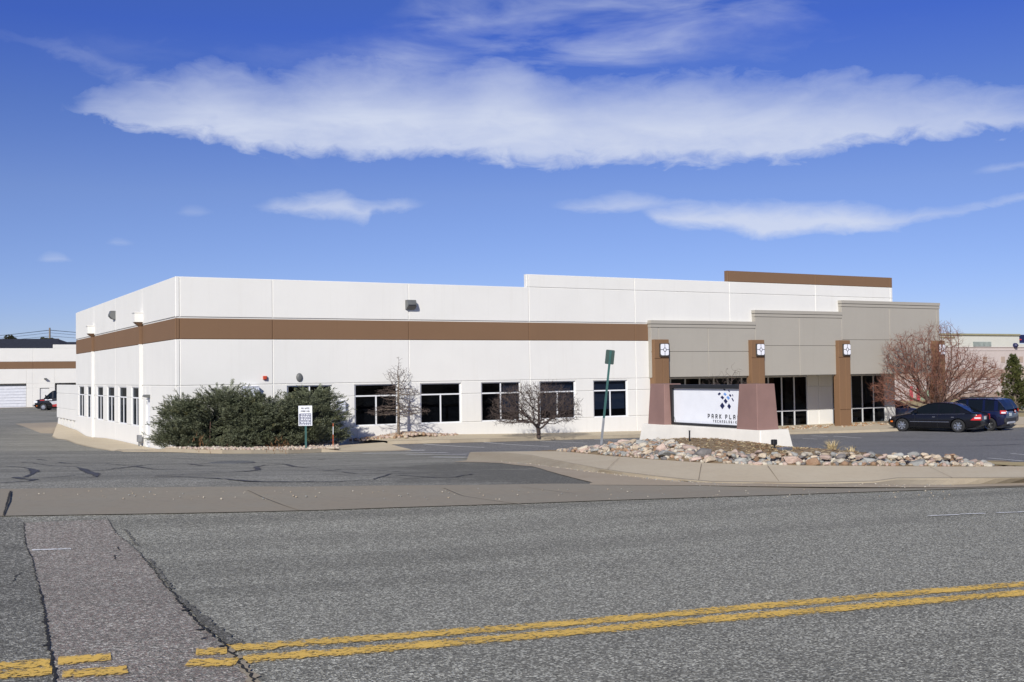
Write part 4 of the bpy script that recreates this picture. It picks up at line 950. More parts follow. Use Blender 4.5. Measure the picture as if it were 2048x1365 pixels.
def stroke_text(mb, txt, tf, h, sw, pitch, depth=.004):
    """tf(u,v,d) -> world; u right, v up, metres"""
    s = h/6; u0 = 0.0; k = 0
    for ch in txt:
        if ch in GL:
            for pl in GL[ch]:
                for a, b in zip(pl[:-1], pl[1:]):
                    a = np.array(a)*s; b = np.array(b)*s; d = b-a; L = np.linalg.norm(d); d = d/L; n = np.array([-d[1], d[0]])
                    a = a-d*sw/2; b = b+d*sw/2; e = depth+(k % 3)*.0006; k += 1
                    q = [a-n*sw/2, b-n*sw/2, b+n*sw/2, a+n*sw/2]
                    v = [tf(u0+p[0], p[1], 0) for p in q]+[tf(u0+p[0], p[1], e) for p in q]
                    mb.add(v, [(4, 5, 6, 7), (0, 1, 5, 4), (1, 2, 6, 5), (2, 3, 7, 6), (3, 0, 4, 7)])
        u0 += pitch*(.5 if ch == ' ' else 1.0)
    return mb
# ------------------------------------------------------------------ monument sign
TS = 27.0
org = ray(1513.3, 768.4)*TS     # top of the arris of the near pillar
R2 = np.array([math.cos(YAW), -math.sin(YAW), 0]); F2 = np.array([math.sin(YAW), math.cos(YAW), 0])
LX = -.461*R2+.887*F2; WX = .887*R2+.461*F2; LX /= np.linalg.norm(LX); WX /= np.linalg.norm(WX)
def mp(l, w, z): q = org+LX*l+WX*w; return (q[0], q[1], org[2]+z)      # z measured from pillar top
mloc = mp(2.26, .27, -1.6)
mon = empty('monument_sign', mloc); MI = Matrix.Translation(-Vector(mloc))
tag(mon, 'monument sign with two maroon pillars on a cream base and a white technology company panel', 'sign')
def mpart(mb, n, m, par=None, fx=True):
    o = mb.build(n, m, par or mon)
    if par is None: o.matrix_parent_inverse = MI
    if fx: fix_normals(o)
    return o
def frustum(mb, l0, l1, w0, w1, z0, z1, dl0, dl1, dw0, dw1, bev=.02):
    """dl/dw: how far the bottom spreads beyond the top on each side; bevelled vertical edges"""
    e = bev
    def ring(a, b, c, d, z): return [mp(a+e, c, z), mp(b-e, c, z), mp(b, c+e, z), mp(b, d-e, z), mp(b-e, d, z), mp(a+e, d, z), mp(a, d-e, z), mp(a, c+e, z)]
    bot = ring(l0-dl0, l1+dl1, w0-dw0, w1+dw1, z0); top = ring(l0, l1, w0, w1, z1-e*.6); top2 = ring(l0+e, l1-e, w0+e, w1-e, z1)
    mb.add(bot+top+top2, [tuple(range(8))[::-1], tuple(range(16, 24))]+[(i, (i+1) % 8, 8+(i+1) % 8, 8+i) for i in range(8)]+[(8+i, 8+(i+1) % 8, 16+(i+1) % 8, 16+i) for i in range(8)])
ZB = -1.115
for l0 in (0.0, 3.85):
    mb = MB(); frustum(mb, l0, l0+.67, 0, .56, ZB, 0, .06, .07, .05, .05, .012); mpart(mb, 'pillar', M['maroon'])
mb = MB(); frustum(mb, -.22, 4.80, -.10, .80, -2.0, ZB+.0, .14, .14, .14, .14, .025); mpart(mb, 'base', M['signbase'])
# cabinet: black frame, white face
fz0, fz1 = -1.105, -.025
mb = MB()
def lbox(mb, l0, l1, w0, w1, z0, z1, mi=0):
    v = [mp(l, w, z) for l in (l0, l1) for w in (w0, w1) for z in (z0, z1)]
    mb.add(v, [(0, 1, 3, 2), (4, 6, 7, 5), (0, 4, 5, 1), (2, 3, 7, 6), (0, 2, 6, 4), (1, 5, 7, 3)], mi)
lbox(mb, .66, 3.86, .17, .42, fz1-.10, fz1); lbox(mb, .66, 3.86, .17, .42, fz0, fz0+.06); lbox(mb, 3.74, 3.86, .172, .418, fz0+.075, fz1-.10); lbox(mb, .66, .74, .172, .418, fz0+.075, fz1-.10)
lbox(mb, .70, 3.8, .30, .41, fz0+.02, fz1-.02)
cab = mpart(mb, 'cabinet', M['blackm'])
mb = MB(); lbox(mb, .73, 3.75, .235, .28, fz0+.06, fz1-.09); face = mpart(mb, 'sign_face', M['signface'], cab)
tf0 = lambda l0, z0, w=.235: (lambda u, v, d: mp(l0-u, w-d, z0+v))
# diamonds of the emblem: pixel centre in the zoomed view -> l,z on the face
def face_lz(zx, zy):
    d = ray(1320+zx/11.378, 770+zy/11.378); p0 = org+WX*.235; t = np.dot(p0, WX)/np.dot(d, WX); q = d*t-org; return np.dot(q, LX), q[2]
mb = MB(); stroke_text(mb, 'PARK PLACE', tf0(face_lz(1096,758)[0], face_lz(1096,752)[1]), .092, .023, (face_lz(1096,758)[0]-face_lz(1768,770)[0])/7.5); mpart(mb, 'lettering', M['charcoal'], cab)
mb = MB(); stroke_text(mb, 'TECHNOLOGIES', tf0(face_lz(1212,848)[0], face_lz(1212,850)[1]), .052, .013, (face_lz(1212,848)[0]-face_lz(1775,862)[0])/11); mpart(mb, 'lettering', M['charcoal'], cab)
def gem(mb, pts):
    q = [face_lz(*p) for p in pts]; n = len(q)
    v = [mp(l, .235, z) for l, z in q]+[mp(l, .229, z) for l, z in q]; mb.add(v, [tuple(range(n, 2*n))]+[(i, (i+1) % n, n+(i+1) % n, n+i) for i in range(n)])
mb = MB()
for p in ([(1440,97),(1468,93),(1495,122),(1475,137)],[(1545,122),(1562,118),(1594,158),(1580,166)],[(1313,210),(1358,173),(1388,205),(1345,245)],[(1380,282),(1418,248),(1462,295),(1427,335)],[(1452,368),(1490,315),(1540,378),(1503,436)],[(1368,478),(1418,403),(1474,482),(1424,556)],[(1535,490),(1572,425),(1616,494),(1580,560)],[(1573,238),(1593,208),(1627,250),(1607,278)],[(1640,222),(1650,216),(1670,252),(1662,266)],[(1632,312),(1645,296),(1683,362),(1668,384)]): mb = MB(); gem(mb, p); mpart(mb, 'emblem_diamond', M['navy'], cab)

mb = MB()
for p in ([(1445,210),(1478,176),(1518,220),(1488,252)],[(1515,286),(1548,252),(1592,300),(1566,346)]): mb = MB(); gem(mb, p); mpart(mb, 'emblem_diamond', M['skyblue'], cab)
mb = MB(); mb.tube([mp(*face_lz(302, 620)[:1], .228, face_lz(302, 620)[1]), mp(face_lz(325, 720)[0], .228, face_lz(325, 720)[1]), mp(face_lz(360, 840)[0], .228, face_lz(360, 840)[1])], .006, 5); mpart(mb, 'loose_wire', M['charcoal'], cab, False)
# ground spike lights near the sign
def spike(px, y0, y1, w, label, lean=0.0):
    t = 26.2; a = dpt(px, y1, t); b = dpt(px+lean, y0, t); mb = MB(); mb.cyl(a-np.array([0, 0, .1]), b, w, w, 8); mb.cyl(b, b+np.array([0, 0, .02]), w*1.4, w*1.2, 8)
    return thing(mb, 'landscape_stake', M['blackm'], label, 'stake')
spike(1379, 863, 880, .018, 'thin black stake standing before the middle of the cream sign base')
t = 24.6; a = dpt(1549, 893, t); mb = MB(); mb.cyl(a-np.array([0, 0, .12]), a+np.array([0, 0, .05]), .02, .02, 8); mb.box((a[0]-.07, a[1]-.05, a[2]+.03), (a[0]+.05, a[1]+.05, a[2]+.15), bev=.015)
thing(mb, 'spot_lamp', M['blackm'], 'small black ground spotlight at the right end of the cream sign base', 'spotlight')
t = 24.4; a = dpt(1560, 898, t); mb = MB(); mb.box((a[0]-.02, a[1]-.1, a[2]-.04), (a[0]+.28, a[1]+.1, a[2]+.02), bev=.01); thing(mb, 'utility_box', M['galv'], 'flat grey utility box lying beside the ground spotlight', 'utility box')
# ------------------------------------------------------------------ leaning sign seen from behind
gp = at(1202, 892, .15); tl = np.dot(gp, _F)*.985
foot = dpt(1202, 892, tl); head = dpt(1221.5, 701, tl)
ls = empty('leaning_sign', tuple(foot)); LI = Matrix.Translation(-Vector(foot)); tag(ls, 'dark green sign on a leaning post seen from behind in the rocks', 'sign')
ax = (head-foot); LH = np.linalg.norm(ax); ax = ax/LH; rt = R2-ax*np.dot(R2, ax); rt /= np.linalg.norm(rt); fr = np.cross(ax, rt)
def lp(u, v, d): return tuple(foot+rt*u+ax*v+fr*d)
def oriented(mb, u0, u1, v0, v1, d0, d1): 
    v = [lp(u, w, d) for u in (u0, u1) for w in (v0, v1) for d in (d0, d1)]; mb.add(v, [(0, 1, 3, 2), (4, 6, 7, 5), (0, 4, 5, 1), (2, 3, 7, 6), (0, 2, 6, 4), (1, 5, 7, 3)])
mb = MB()
oriented(mb, -.012, .012, -.3, LH, .0, .012); oriented(mb, -.038, -.012, -.3, LH, -.012, .0); oriented(mb, .012, .038, -.3, LH, -.012, .0)
for k in range(36): 
    pass
o = mb.build('post', M['greenpost'], ls); o.matrix_parent_inverse = LI; fix_normals(o)
mb = MB(); oriented(mb, -.041, .041, -.3, .95, -.016, -.0125); o = mb.build('bare_steel_sleeve', M['galv'], ls); o.matrix_parent_inverse = LI; fix_normals(o)
mb = MB(); r = .035; pw_, ph_ = .152, .245; pts = []
for sx, sz, a0 in ((1, 1, 0), (-1, 1, 90), (-1, -1, 180), (1, -1, 270)):
    for k in range(5): t = math.radians(a0+k*22.5); pts.append((-.005+sx*(pw_-r)+r*math.cos(t), LH-ph_+.01+sz*(ph_-r)+r*math.sin(t)))
n = len(pts); v = [lp(u, w, .014) for u, w in pts]+[lp(u, w, .018) for u, w in pts]
mb.add(v, [tuple(range(n)), tuple(range(2*n-1, n-1, -1))]+[(i, (i+1) % n, n+(i+1) % n, n+i) for i in range(n)]); o = mb.build('sign_plate', M['greenm'], ls); o.matrix_parent_inverse = LI; fix_normals(o)
# ------------------------------------------------------------------ private parking sign
gp = at(612, 897.5, .14); tt = np.dot(gp, _F); f0 = np.array(gp)
ps = empty('parking_sign', tuple(f0)); PI_ = Matrix.Translation(-Vector(f0)); tag(ps, 'white and blue private parking notice on a green post before the junipers', 'sign')
sc_ = tt/FPX
hgt = (897.5-812)*sc_
def pq(u, v, d): q = f0+R2*u-F2*d; return (q[0], q[1], f0[2]+v)
def pbox(mb, u0, u1, v0, v1, d0, d1):
    v = [pq(u, w, d) for u in (u0, u1) for w in (v0, v1) for d in (d0, d1)]; mb.add(v, [(0, 1, 3, 2), (4, 6, 7, 5), (0, 4, 5, 1), (2, 3, 7, 6), (0, 2, 6, 4), (1, 5, 7, 3)])
def pp_(mb, n, m, par=None):
    o = mb.build(n, m, par or ps); 
    if par is None: o.matrix_parent_inverse = PI_
    fix_normals(o); return o
mb = MB(); pbox(mb, -.012, .012, -.3, hgt-.05, .0, .012); pbox(mb, -.035, -.012, -.3, hgt-.05, .012, .026); pbox(mb, .012, .035, -.3, hgt-.05, .012, .026); pp_(mb, 'post', M['greenpost'])
w2 = 13.6*sc_; z0, z1 = (897.5-852)*sc_, (897.5-812)*sc_
mb = MB(); pbox(mb, -w2-.01, w2-.01, z0, z1, .03, .034); plt = pp_(mb, 'sign_plate', M['signface'])
px_ = sc_
mb = MB(); pbox(mb, -w2+.02, w2-.045, z0+.025, z0+24.5*px_, .035, .037); pp_(mb, 'blue_panel', M['navy'], plt)
mb = MB(); rs_ = random.Random(4)
for k in range(7):
    zc = z0+.06+k*3.1*px_; x = -w2+.045+rs_.uniform(0, .03)
    while x < w2-.09:
        L = rs_.uniform(.05, .12); L = min(L, w2-.07-x); pbox(mb, x, x+L, zc-.016, zc+.016, .038, .0395); x += L+.018
pp_(mb, 'small_print', M['signface'], plt)
mb = MB(); tf = lambda u0, v0: (lambda u, v, d: pq(u0+u, v0+v, .035+d))
stroke_text(mb, 'PRIVATE', tf(-w2*.66, z1-.135), .062, .013, w2*.182, .003); stroke_text(mb, 'PARKI', tf(-w2*.70, z1-.245), .062, .013, w2*.190, .003)
GLs = GL['N']; GL['N'] = GL['N2']; stroke_text(mb, 'NG', tf(-w2*.70+5*w2*.190, z1-.245), .062, .013, w2*.190, .003); GL['N'] = GLs
pp_(mb, 'lettering', M['charcoal'], plt)
# orange marker stake
g = at(666, 896.5, .14); s_ = np.dot(g, _F)/FPX; mb = MB(); mb.cyl(g-np.array([0, 0, .2]), g+np.array([.01, 0, 27*s_]), .014, n=8); mb.cyl(g+np.array([.013, 0, 43*s_]), g+np.array([.015, 0, 49.5*s_]), .015, n=8)
root = empty('marker_stake', tuple(g)); tag(root, 'thin orange and white marker stake at the right end of the junipers', 'marker'); o = mb.build('orange_band', M['orange'], root); o.matrix_parent_inverse = Matrix.Translation(-Vector(g))
mb = MB(); mb.cyl(g+np.array([.01, 0, 27*s_]), g+np.array([.013, 0, 43*s_]), .013, n=8); o = mb.build('white_band', M['signface'], root); o.matrix_parent_inverse = Matrix.Translation(-Vector(g))
# storm grate
g = np.array(at(462, 926, .006)); mb = MB(); mb.lathe([(.02, 0), (.62, 0), (.66, -.02)], (g[0], g[1], g[2]+.006), (0, 0, 1), 28)
root = empty('manhole_cover', tuple(g)); tag(root, 'round iron grate in the driveway asphalt before the junipers', 'manhole cover'); GI = Matrix.Translation(-Vector(g)); o = mb.build('rim', M['tar'], root); o.matrix_parent_inverse = GI
mb = MB()
for i in range(-5, 6):
    L = math.sqrt(max(0, .58**2-(i*.105)**2)); mb.box((g[0]+i*.105-.03, g[1]-L, g[2]+.008), (g[0]+i*.105+.03, g[1]+L, g[2]+.016))
o = mb.build('bars', M['greymetal'], root); o.matrix_parent_inverse = GI
# ------------------------------------------------------------------ rocks
def rock_mesh(name, seed, mat, flat):
    bm = bmesh.new(); bmesh.ops.create_icosphere(bm, subdivisions=3, radius=1.0); rs = np.random.RandomState(seed)
    cuts = []
    for _ in range(15):
        d = rs.normal(size=3); d /= np.linalg.norm(d); cuts.append((d, rs.uniform(.55, .86)))
    fr = rs.normal(size=(5, 3))*1.6; ph = rs.uniform(0, 6, 5)
    for v in bm.verts:
        p = np.array(v.co)
        for d, k in cuts:
            s = p @ d
            if s > k: p = p-d*(s-k)*.96
        nz = sum(math.sin(p @ f+q) for f, q in zip(fr, ph))/5
        p = p*(1+.09*nz)+rs.normal(size=3)*.008
        v.co = Vector((p[0], p[1]*rs_y[seed % 5], p[2]*flat))
    me = bpy.data.meshes.new(name); bm.to_mesh(me); bm.free(); me.materials.append(mat)
    return me
rs_y = (.72, .85, .65, .9, .78)
def rockmat(name, a, b_, c_):
    m, nt, b, out = newmat(name); t = nt.nodes.new('ShaderNodeTexCoord').outputs['Object']; oi = nt.nodes.new('ShaderNodeObjectInfo')
    v = N(nt, 'ShaderNodeVectorMath', operation='ADD'); nt.links.new(t, v.inputs[0]); nt.links.new(oi.outputs['Location'], v.inputs[1])
    n1 = noise(nt, v.outputs[0], 1.3, 6, .65); n2 = noise(nt, v.outputs[0], 6, 6, .75); 
    c = mixc(nt, math_(nt, 'MULTIPLY', math_(nt, 'SUBTRACT', n1, .4, clamp=True), 3.0, clamp=True), a, b_)
    c = mixc(nt, math_(nt, 'MULTIPLY', math_(nt, 'SUBTRACT', n2, .5, clamp=True), 3.5, clamp=True), c, c_)
    k = math_(nt, 'ADD', math_(nt, 'MULTIPLY', oi.outputs['Random'], .6), .85)
    hs = nt.nodes.new('ShaderNodeHueSaturation'); nt.links.new(k, hs.inputs['Value']); nt.links.new(c, hs.inputs['Color'])
    nt.links.new(hs.outputs[0], b.inputs['Base Color']); b.inputs['Roughness'].default_value = .85; bump(nt, b, n2, .5, .06); return m
RM = [('tan', rockmat('tan_rock', (.43, .35, .25), (.50, .43, .33), (.30, .23, .16))), ('pink', rockmat('pink_rock', (.44, .33, .27), (.52, .43, .36), (.34, .22, .16))),
      ('grey', rockmat('grey_rock', (.30, .30, .275), (.38, .38, .35), (.15, .15, .14))), ('dark grey', rockmat('dark_grey_rock', (.15, .14, .13), (.22, .20, .19), (.10, .08, .07))),
      ('rust brown', rockmat('rust_rock', (.28, .17, .10), (.36, .25, .16), (.18, .10, .06))), ('pale cream', rockmat('cream_rock', (.54, .48, .37), (.60, .56, .47), (.33, .26, .18)))]
RMESH = []
for i, (n, m) in enumerate(RM):
    for j in range(3): RMESH.append((i, rock_mesh('rock', 10*i+j, m, (.52, .42, .62)[j])))
line = np.array([(q[0], q[1]) for q in PH([(1110,903),(1150,905.5),(1190,909.5),(1240,914),(1300,919),(1370,923.5),(1430,927),(1500,930),(1600,931.8),(1748,932.7),(1800,933),(1900,933.5),(1995,933.4)], .165)])
ld = np.r_[0, np.cumsum(np.linalg.norm(np.diff(line, axis=0), axis=1))]
def onbed(s):
    x = np.interp(s, ld, line[:, 0]); y = np.interp(s, ld, line[:, 1]); e = .05; dx = np.interp(s+e, ld, line[:, 0])-np.interp(s-e, ld, line[:, 0]); dy = np.interp(s+e, ld, line[:, 1])-np.interp(s-e, ld, line[:, 1])
    L = math.hypot(dx, dy)+1e-9; nx, ny = -dy/L, dx/L
    if nx*.45+ny*.89 < 0: nx, ny = -nx, -ny
    return x, y, nx, ny
bpm = bmesh.new()
from mathutils.bvhtree import BVHTree
bedo = [o for o in COL.objects if o.name.startswith('planting_bed')][0]
bvh = BVHTree.FromPolygons([v.co.copy() for v in bedo.data.vertices], [tuple(p.vertices) for p in bedo.data.polygons])
def bedz(x, y):
    r = bvh.ray_cast(Vector((x, y, 5)), Vector((0, 0, -1)))
    return r[0].z if r[0] is not None else H(x, y)+.16
placed = []
def try_rock(s, off, r, lay, force=False, col=None):
    x, y, nx, ny = onbed(s); x += nx*off; y += ny*off
    for (a, b, rr, l) in placed:
        if l == lay and (a-x)**2+(b-y)**2 < (.80*(rr+r))**2 and not force: return None
    placed.append((x, y, r, lay)); z = bedz(x, y)+(r*.20 if lay == 0 else .10+r*.25)
    ci = col if col is not None else rnd.choices(range(6), (34, 17, 17, 6, 9, 17))[0]
    me = RMESH[ci*3+rnd.randrange(3)][1]
    o = bpy.data.objects.new('rock', me); o.location = (x, y, z); k = r*rnd.uniform(.9, 1.1); o.scale = (k*rnd.uniform(.95, 1.25), k, k*rnd.uniform(.8, 1.05))
    o.rotation_euler = (rnd.uniform(-.3, .3), rnd.uniform(-.3, .3), rnd.uniform(0, 6.28)); link(o)
    size = 'large' if r > .19 else ('medium' if r > .125 else 'small')
    tag(o, '%s %s rock in the rock border between the sidewalk and the monument sign' % (size, RM[ci][0]), 'rock', 'rocks along the sidewalk edge'); return o
Ltot = ld[-1]
_S = np.linspace(0, 1, 400)
def _cols():
    L_ = ld[-1]; P_ = np.stack([np.interp(_S*L_, ld, line[:, 0]), np.interp(_S*L_, ld, line[:, 1]), np.full(400, -2.0)], 1); return CX+FPX*(P_ @ CR)/(P_ @ _F)
_C = _cols()
def pxs(px): return float(ld[-1]*_S[int(np.argmin(abs(_C-px)))])
# named big ones first
for px, off, r, ci in ((1314,.28,.24,2),(1278,.55,.26,1),(1360,.62,.27,3),(1300,.95,.2,1),(1437,.9,.24,1),(1230,.7,.2,2),(1160,.3,.15,1),(1585,.28,.24,1),(1570,.9,.16,5),(1672,.85,.17,5),(1505,.85,.17,3),(1560,.85,.2,4),(1700,.6,.16,2),(1750,.35,.2,2),(1790,.5,.19,2),(1812,.55,.16,5),(1880,.45,.2,1),(1905,.4,.24,2),(1932,.55,.17,4),(1858,.5,.15,4),(1960,.35,.14,2),(1640,.4,.16,2),(1470,.4,.19,2),(1610,.8,.16,1),(1255,1.0,.2,5)):
    try_rock(pxs(px), off, r, 0, False, ci)
NR = len(placed); tries = 0
while NR < 225 and tries < 9000:
    tries += 1; s = rnd.uniform(0, Ltot); f = s/Ltot
    wid = np.interp(s, [0, pxs(1240), pxs(1400), pxs(1600), pxs(1700), pxs(1900), Ltot], [.35, 1.05, 1.0, .95, .9, .9, .5]); off = rnd.uniform(.06, wid)
    r = rnd.choice((.08, .10, .12, .14, .16, .19)) if tries < 3000 else rnd.choice((.07, .08, .1, .12))
    if try_rock(s, off, r, 0): NR += 1
tries = 0
while NR < 285 and tries < 4000:
    tries += 1; s = rnd.uniform(pxs(1420), Ltot*.97); wid = .75; off = rnd.uniform(.25, wid)
    hump = 1 if pxs(1850) < s < pxs(1960) else 0
    if not hump and rnd.random() < .45: continue
    if try_rock(s, off, rnd.choice((.08, .1, .12, .14)), 1): NR += 1
# small stones: one object of gravel
def gravel(name, pts, mats, label, smin=.02, smax=.06):
    base = []
    bm = bmesh.new(); bmesh.ops.create_icosphere(bm, subdivisions=1, radius=1.0); bv = np.array([v.co[:] for v in bm.verts]); bf = [tuple(v.index for v in f.verts) for f in bm.faces]; bm.free()
    mb = MB()
    for (x, y, z) in pts:
        s = nrs.uniform(smin, smax); sc3 = s*nrs.uniform(.6, 1.3, 3); a = nrs.uniform(0, 6.28); ca, sa = math.cos(a), math.sin(a)
        v = bv*(1+nrs.uniform(-.15, .15, (len(bv), 1)))*sc3; v = np.stack([v[:, 0]*ca-v[:, 1]*sa+x, v[:, 0]*sa+v[:, 1]*ca+y, v[:, 2]*.8+z+s*.25], 1)
        mb.add(v, bf, nrs.randint(len(mats)))
    o = mb.build(name, mats, None, True); return tag(o, label, 'gravel', None, 'stuff')
pts = []
for _ in range(1300):
    s = nrs.uniform(0, Ltot); wid = np.interp(s, [0, pxs(1240), pxs(1400), pxs(1600), Ltot], [.4, 1.15, 1.1, 1.05, .8]); x, y, nx, ny = onbed(s); o_ = nrs.uniform(.02, wid); x += nx*o_; y += ny*o_; pts.append((x, y, bedz(x, y)))
mats6 = [m for _, m in RM]
gravel('gravel', pts, mats6, 'small stones filling the gaps between the border rocks', .03, .075)
pts = []
jbo = [(np.array(p[:2]), np.array(q[:2])) for p, q in zip(jb, jw)]
for _ in range(1500):
    i = nrs.randint(6); f = nrs.rand(); a = jbo[i][0]*(1-f)+jbo[i+1][0]*f; b_ = jbo[i][1]*(1-f)+jbo[i+1][1]*f; g_ = nrs.rand()**1.6; p = a+(b_-a)*g_; pts.append((p[0], p[1], H(p[0], p[1])+.14))
gravel('gravel', pts, [mats6[0], mats6[5], mats6[1]], 'pale gravel in the juniper bed', .03, .08)
pts = []
for _ in range(1000):
    u = nrs.normal(); x = 20.0+u*1.05; y = 45.55-abs(nrs.normal())*.55
    if 17.4 < x < 22.6 and y > 43.6: pts.append((x, y, H(x, y)+.14+.12*math.exp(-((x-20.0)/.8)**2)))
gravel('gravel', pts, [mats6[0], mats6[4], mats6[1]], 'tan cobbles heaped round the young bare tree by the wall', .05, .11)
pts = []
for _ in range(260):
    x = nrs.uniform(38, 52); y = nrs.uniform(43.8, 46.5); pts.append((x, y, H(x, y)+.15))
gravel('leaf_litter', pts, [M['leaf'], mats6[0]], 'brown leaf litter along the entry walkway', .02, .09)
def chips(n):
    mb = MB()
    for _ in range(n):
        s = nrs.uniform(0, ld[-1]); x, y, nx, ny = onbed(s); o_ = nrs.uniform(.3, 5.2); x += nx*o_; y += ny*o_; z = bedz(x, y)
        if z > 0 or bvh.ray_cast(Vector((x, y, 5)), Vector((0, 0, -1)))[0] is None: continue
        a = nrs.uniform(0, 6.28); L = nrs.uniform(.03, .10); w_ = .006; d = np.array([math.cos(a)*L, math.sin(a)*L, nrs.uniform(-.02, .03)]); sd = np.array([-math.sin(a), math.cos(a), .4])*w_; p = np.array([x, y, z+.012])
        mb.add([p-d/2-sd, p+d/2-sd, p+d/2+sd, p-d/2+sd], [(0, 1, 2, 3)], nrs.randint(3))
    o = mb.build('straw_litter', [M['straw'], M['leaf'], M['mulch']]); return tag(o, 'dry straw and mulch bits covering the sign mound', 'mulch', None, 'stuff')
chips(9000)
pts = []
for _ in range(420):
    i = nrs.randint(2, 14); f = nrs.rand(); a = np.array(CB[i])*(1-f)+np.array(CB[i+1])*f; o_ = abs(nrs.normal())*.28; x, y = a[0]-.36*o_, a[1]-.93*o_; pts.append((x, y, H(x, y)+.012))
for _ in range(160):
    q = at(nrs.uniform(20, 1900), nrs.uniform(978, 1000)); pts.append((q[0], q[1], q[2]+.005))
gravel('gravel', pts, [mats6[0], mats6[5], mats6[2]], 'loose grit and pebbles washed into the concrete gutter', .006, .018)
# straw grass clumps
def straw(px, py, hh, nbl, label, spread=.3, toff=.0):
    g = at(px, py, .2); mb = MB()
    for _ in range(nbl):
        a = nrs.uniform(0, 6.28); l = nrs.uniform(.5, 1)*hh; b0 = g+np.array([nrs.normal()*.05, nrs.normal()*.05, -.03]); tilt = nrs.uniform(.05, spread*3)
        d = np.array([math.cos(a)*math.sin(tilt), math.sin(a)*math.sin(tilt), math.cos(tilt)]); sd = np.array([-math.sin(a), math.cos(a), 0])*.008
        m_ = b0+d*l*.6; e = b0+d*l+np.array([math.cos(a), math.sin(a), -.6])*l*.22
        mb.add([b0-sd, b0+sd, m_+sd*.8, m_-sd*.8, e], [(0, 1, 2, 3), (3, 2, 4)])
    c = tuple(float(t) for t in g); o = mb.build('grass_clump', M['straw'], None, loc=c); return tag(o, label, 'grass')
straw(1664, 904, .42, 150, 'taller dry straw grass clump behind the round cream rock', .3); straw(1700, 908, .30, 130, 'lower flattened dry straw grass clump right of the taller one', .5)
straw(1640, 905, .2, 30, 'sparse dry grass tuft between the sign base and the straw clumps', .4)
# ------------------------------------------------------------------ junipers: many feathery sprays on hidden limbs
def juniper(cx, cy, zb, rx, ry, hz, nsp, seed, label, mat='juniper', lean=0.0):
    rs = np.random.RandomState(seed); V = []; Fc = []; nb = 0
    # lumpy outline from a set of lobes
    nl = 22; lob = []
    for i in range(nl):
        a = rs.uniform(0, 6.28); e = rs.uniform(.0, 1.0)
        lob.append((math.cos(a)*rx*.78*math.cos(e*1.15), math.sin(a)*ry*.72*math.cos(e*1.1), hz*(.12+.66*e), rs.uniform(.26, .42)))
    k = 0; verts = []; faces = []
    for i in range(nsp):
        L = lob[rs.randint(nl)]; d = rs.normal(size=3); d[2] = abs(d[2])*.9-.3; d /= np.linalg.norm(d)
        rr = L[3]*min(rx, hz)*rs.uniform(.35, .95)
        p = np.array([L[0], L[1], L[2]])+d*np.array([rr*1.2, rr*1.0, rr]); p[2] = max(p[2], rs.uniform(.04, .3))
        if rs.rand() < .22: p[2] = rs.uniform(.05, .4)*min(1, hz)
        out = np.array([p[0]/rx, p[1]/ry, .12]); out /= np.linalg.norm(out)+1e-6
        g = out*1.0+d*.35+np.array([.12, 0, .38])+rs.normal(size=3)*.22; g /= np.linalg.norm(g)
        ln = rs.uniform(.34, .66); u = np.cross(g, (0, 0, 1)); u /= np.linalg.norm(u)+1e-6; w = np.cross(u, g)
        for q_ in range(13):
            s = (q_+.5)/13; b0 = p+g*ln*s+w*(.05*math.sin(3*s)); sd = 1 if q_ % 2 else -1; g2 = g*.85+u*sd*.55*(1-.5*s)+w*rs.uniform(-.45, .45); g2 /= np.linalg.norm(g2); l2 = ln*.36*(1-.72*s)+.05
            for m_ in range(5):
                b1 = b0+g2*l2*m_/5; t = g2*.8+np.cross(g2, w)*(.55 if m_ % 2 else -.55)+rs.normal(size=3)*.16; t /= np.linalg.norm(t); ll = .055*(1-.08*m_)+.015
                wd = np.cross(t, w+rs.normal(size=3)*.6); wd /= np.linalg.norm(wd)+1e-6; wd = wd*.012
                verts += [b1-wd, b1+wd, b1+t*ll*.6+wd*.8, b1+t*ll, b1+t*ll*.6-wd*.8]; faces.append((k, k+1, k+2, k+3, k+4)); k += 5
    verts = np.array(verts)+np.array([cx, cy, zb]); me_loc = (cx, cy, zb)
    root = empty('juniper_shrub', me_loc); tag(root, label, 'shrub', None)
    mb = MB(); mb.v = [tuple(v) for v in verts.tolist()]; mb.f = faces; mb.m = [0]*len(faces)
    o = mb.build('foliage', M[mat], root); o.matrix_parent_inverse = Matrix.Translation(-Vector(me_loc))
    st = MB()
    for i in range(7):
        L = lob[rs.randint(nl)]; a = np.array([cx+rs.normal()*.15, cy+rs.normal()*.1, zb-.05]); b_ = np.array([cx+L[0], cy+L[1], zb+L[2]]); m_ = (a+b_)/2+np.array([0, 0, -.1]); st.tube([a, m_, a*.35+b_*.65], [.035, .02, .01], 5)
    o = st.build('stems', M['barkred'], root); o.matrix_parent_inverse = Matrix.Translation(-Vector(me_loc))
jz = lambda x, y: H(x, y)+.12
def jx(px, Y): q = yp(px, 800, Y); return q[0]
for (px, Y, wpx, top, n_, seed, lab) in ((372, 44.6, 48, 792, 800, 1, 'leftmost spreading juniper covering the corner of the office building'),
      (446, 44.2, 72, 777, 1150, 2, 'broad juniper bush with a tall top, second from the left in the bed'),
      (538, 43.9, 72, 775, 1150, 3, 'middle right juniper bush under the red alarm box'),
      (622, 43.7, 58, 775, 950, 4, 'rightmost juniper bush right behind the private parking notice')):
    x = jx(px, Y); t = np.dot(np.array([x, Y, -2.0]), _F); zb = jz(x, Y); hz = dpt(px, top, t)[2]-zb; rx = wpx*t/FPX
    juniper(x, Y, zb, rx, min(1.35, rx*.85), hz*.97, n_, seed, lab)
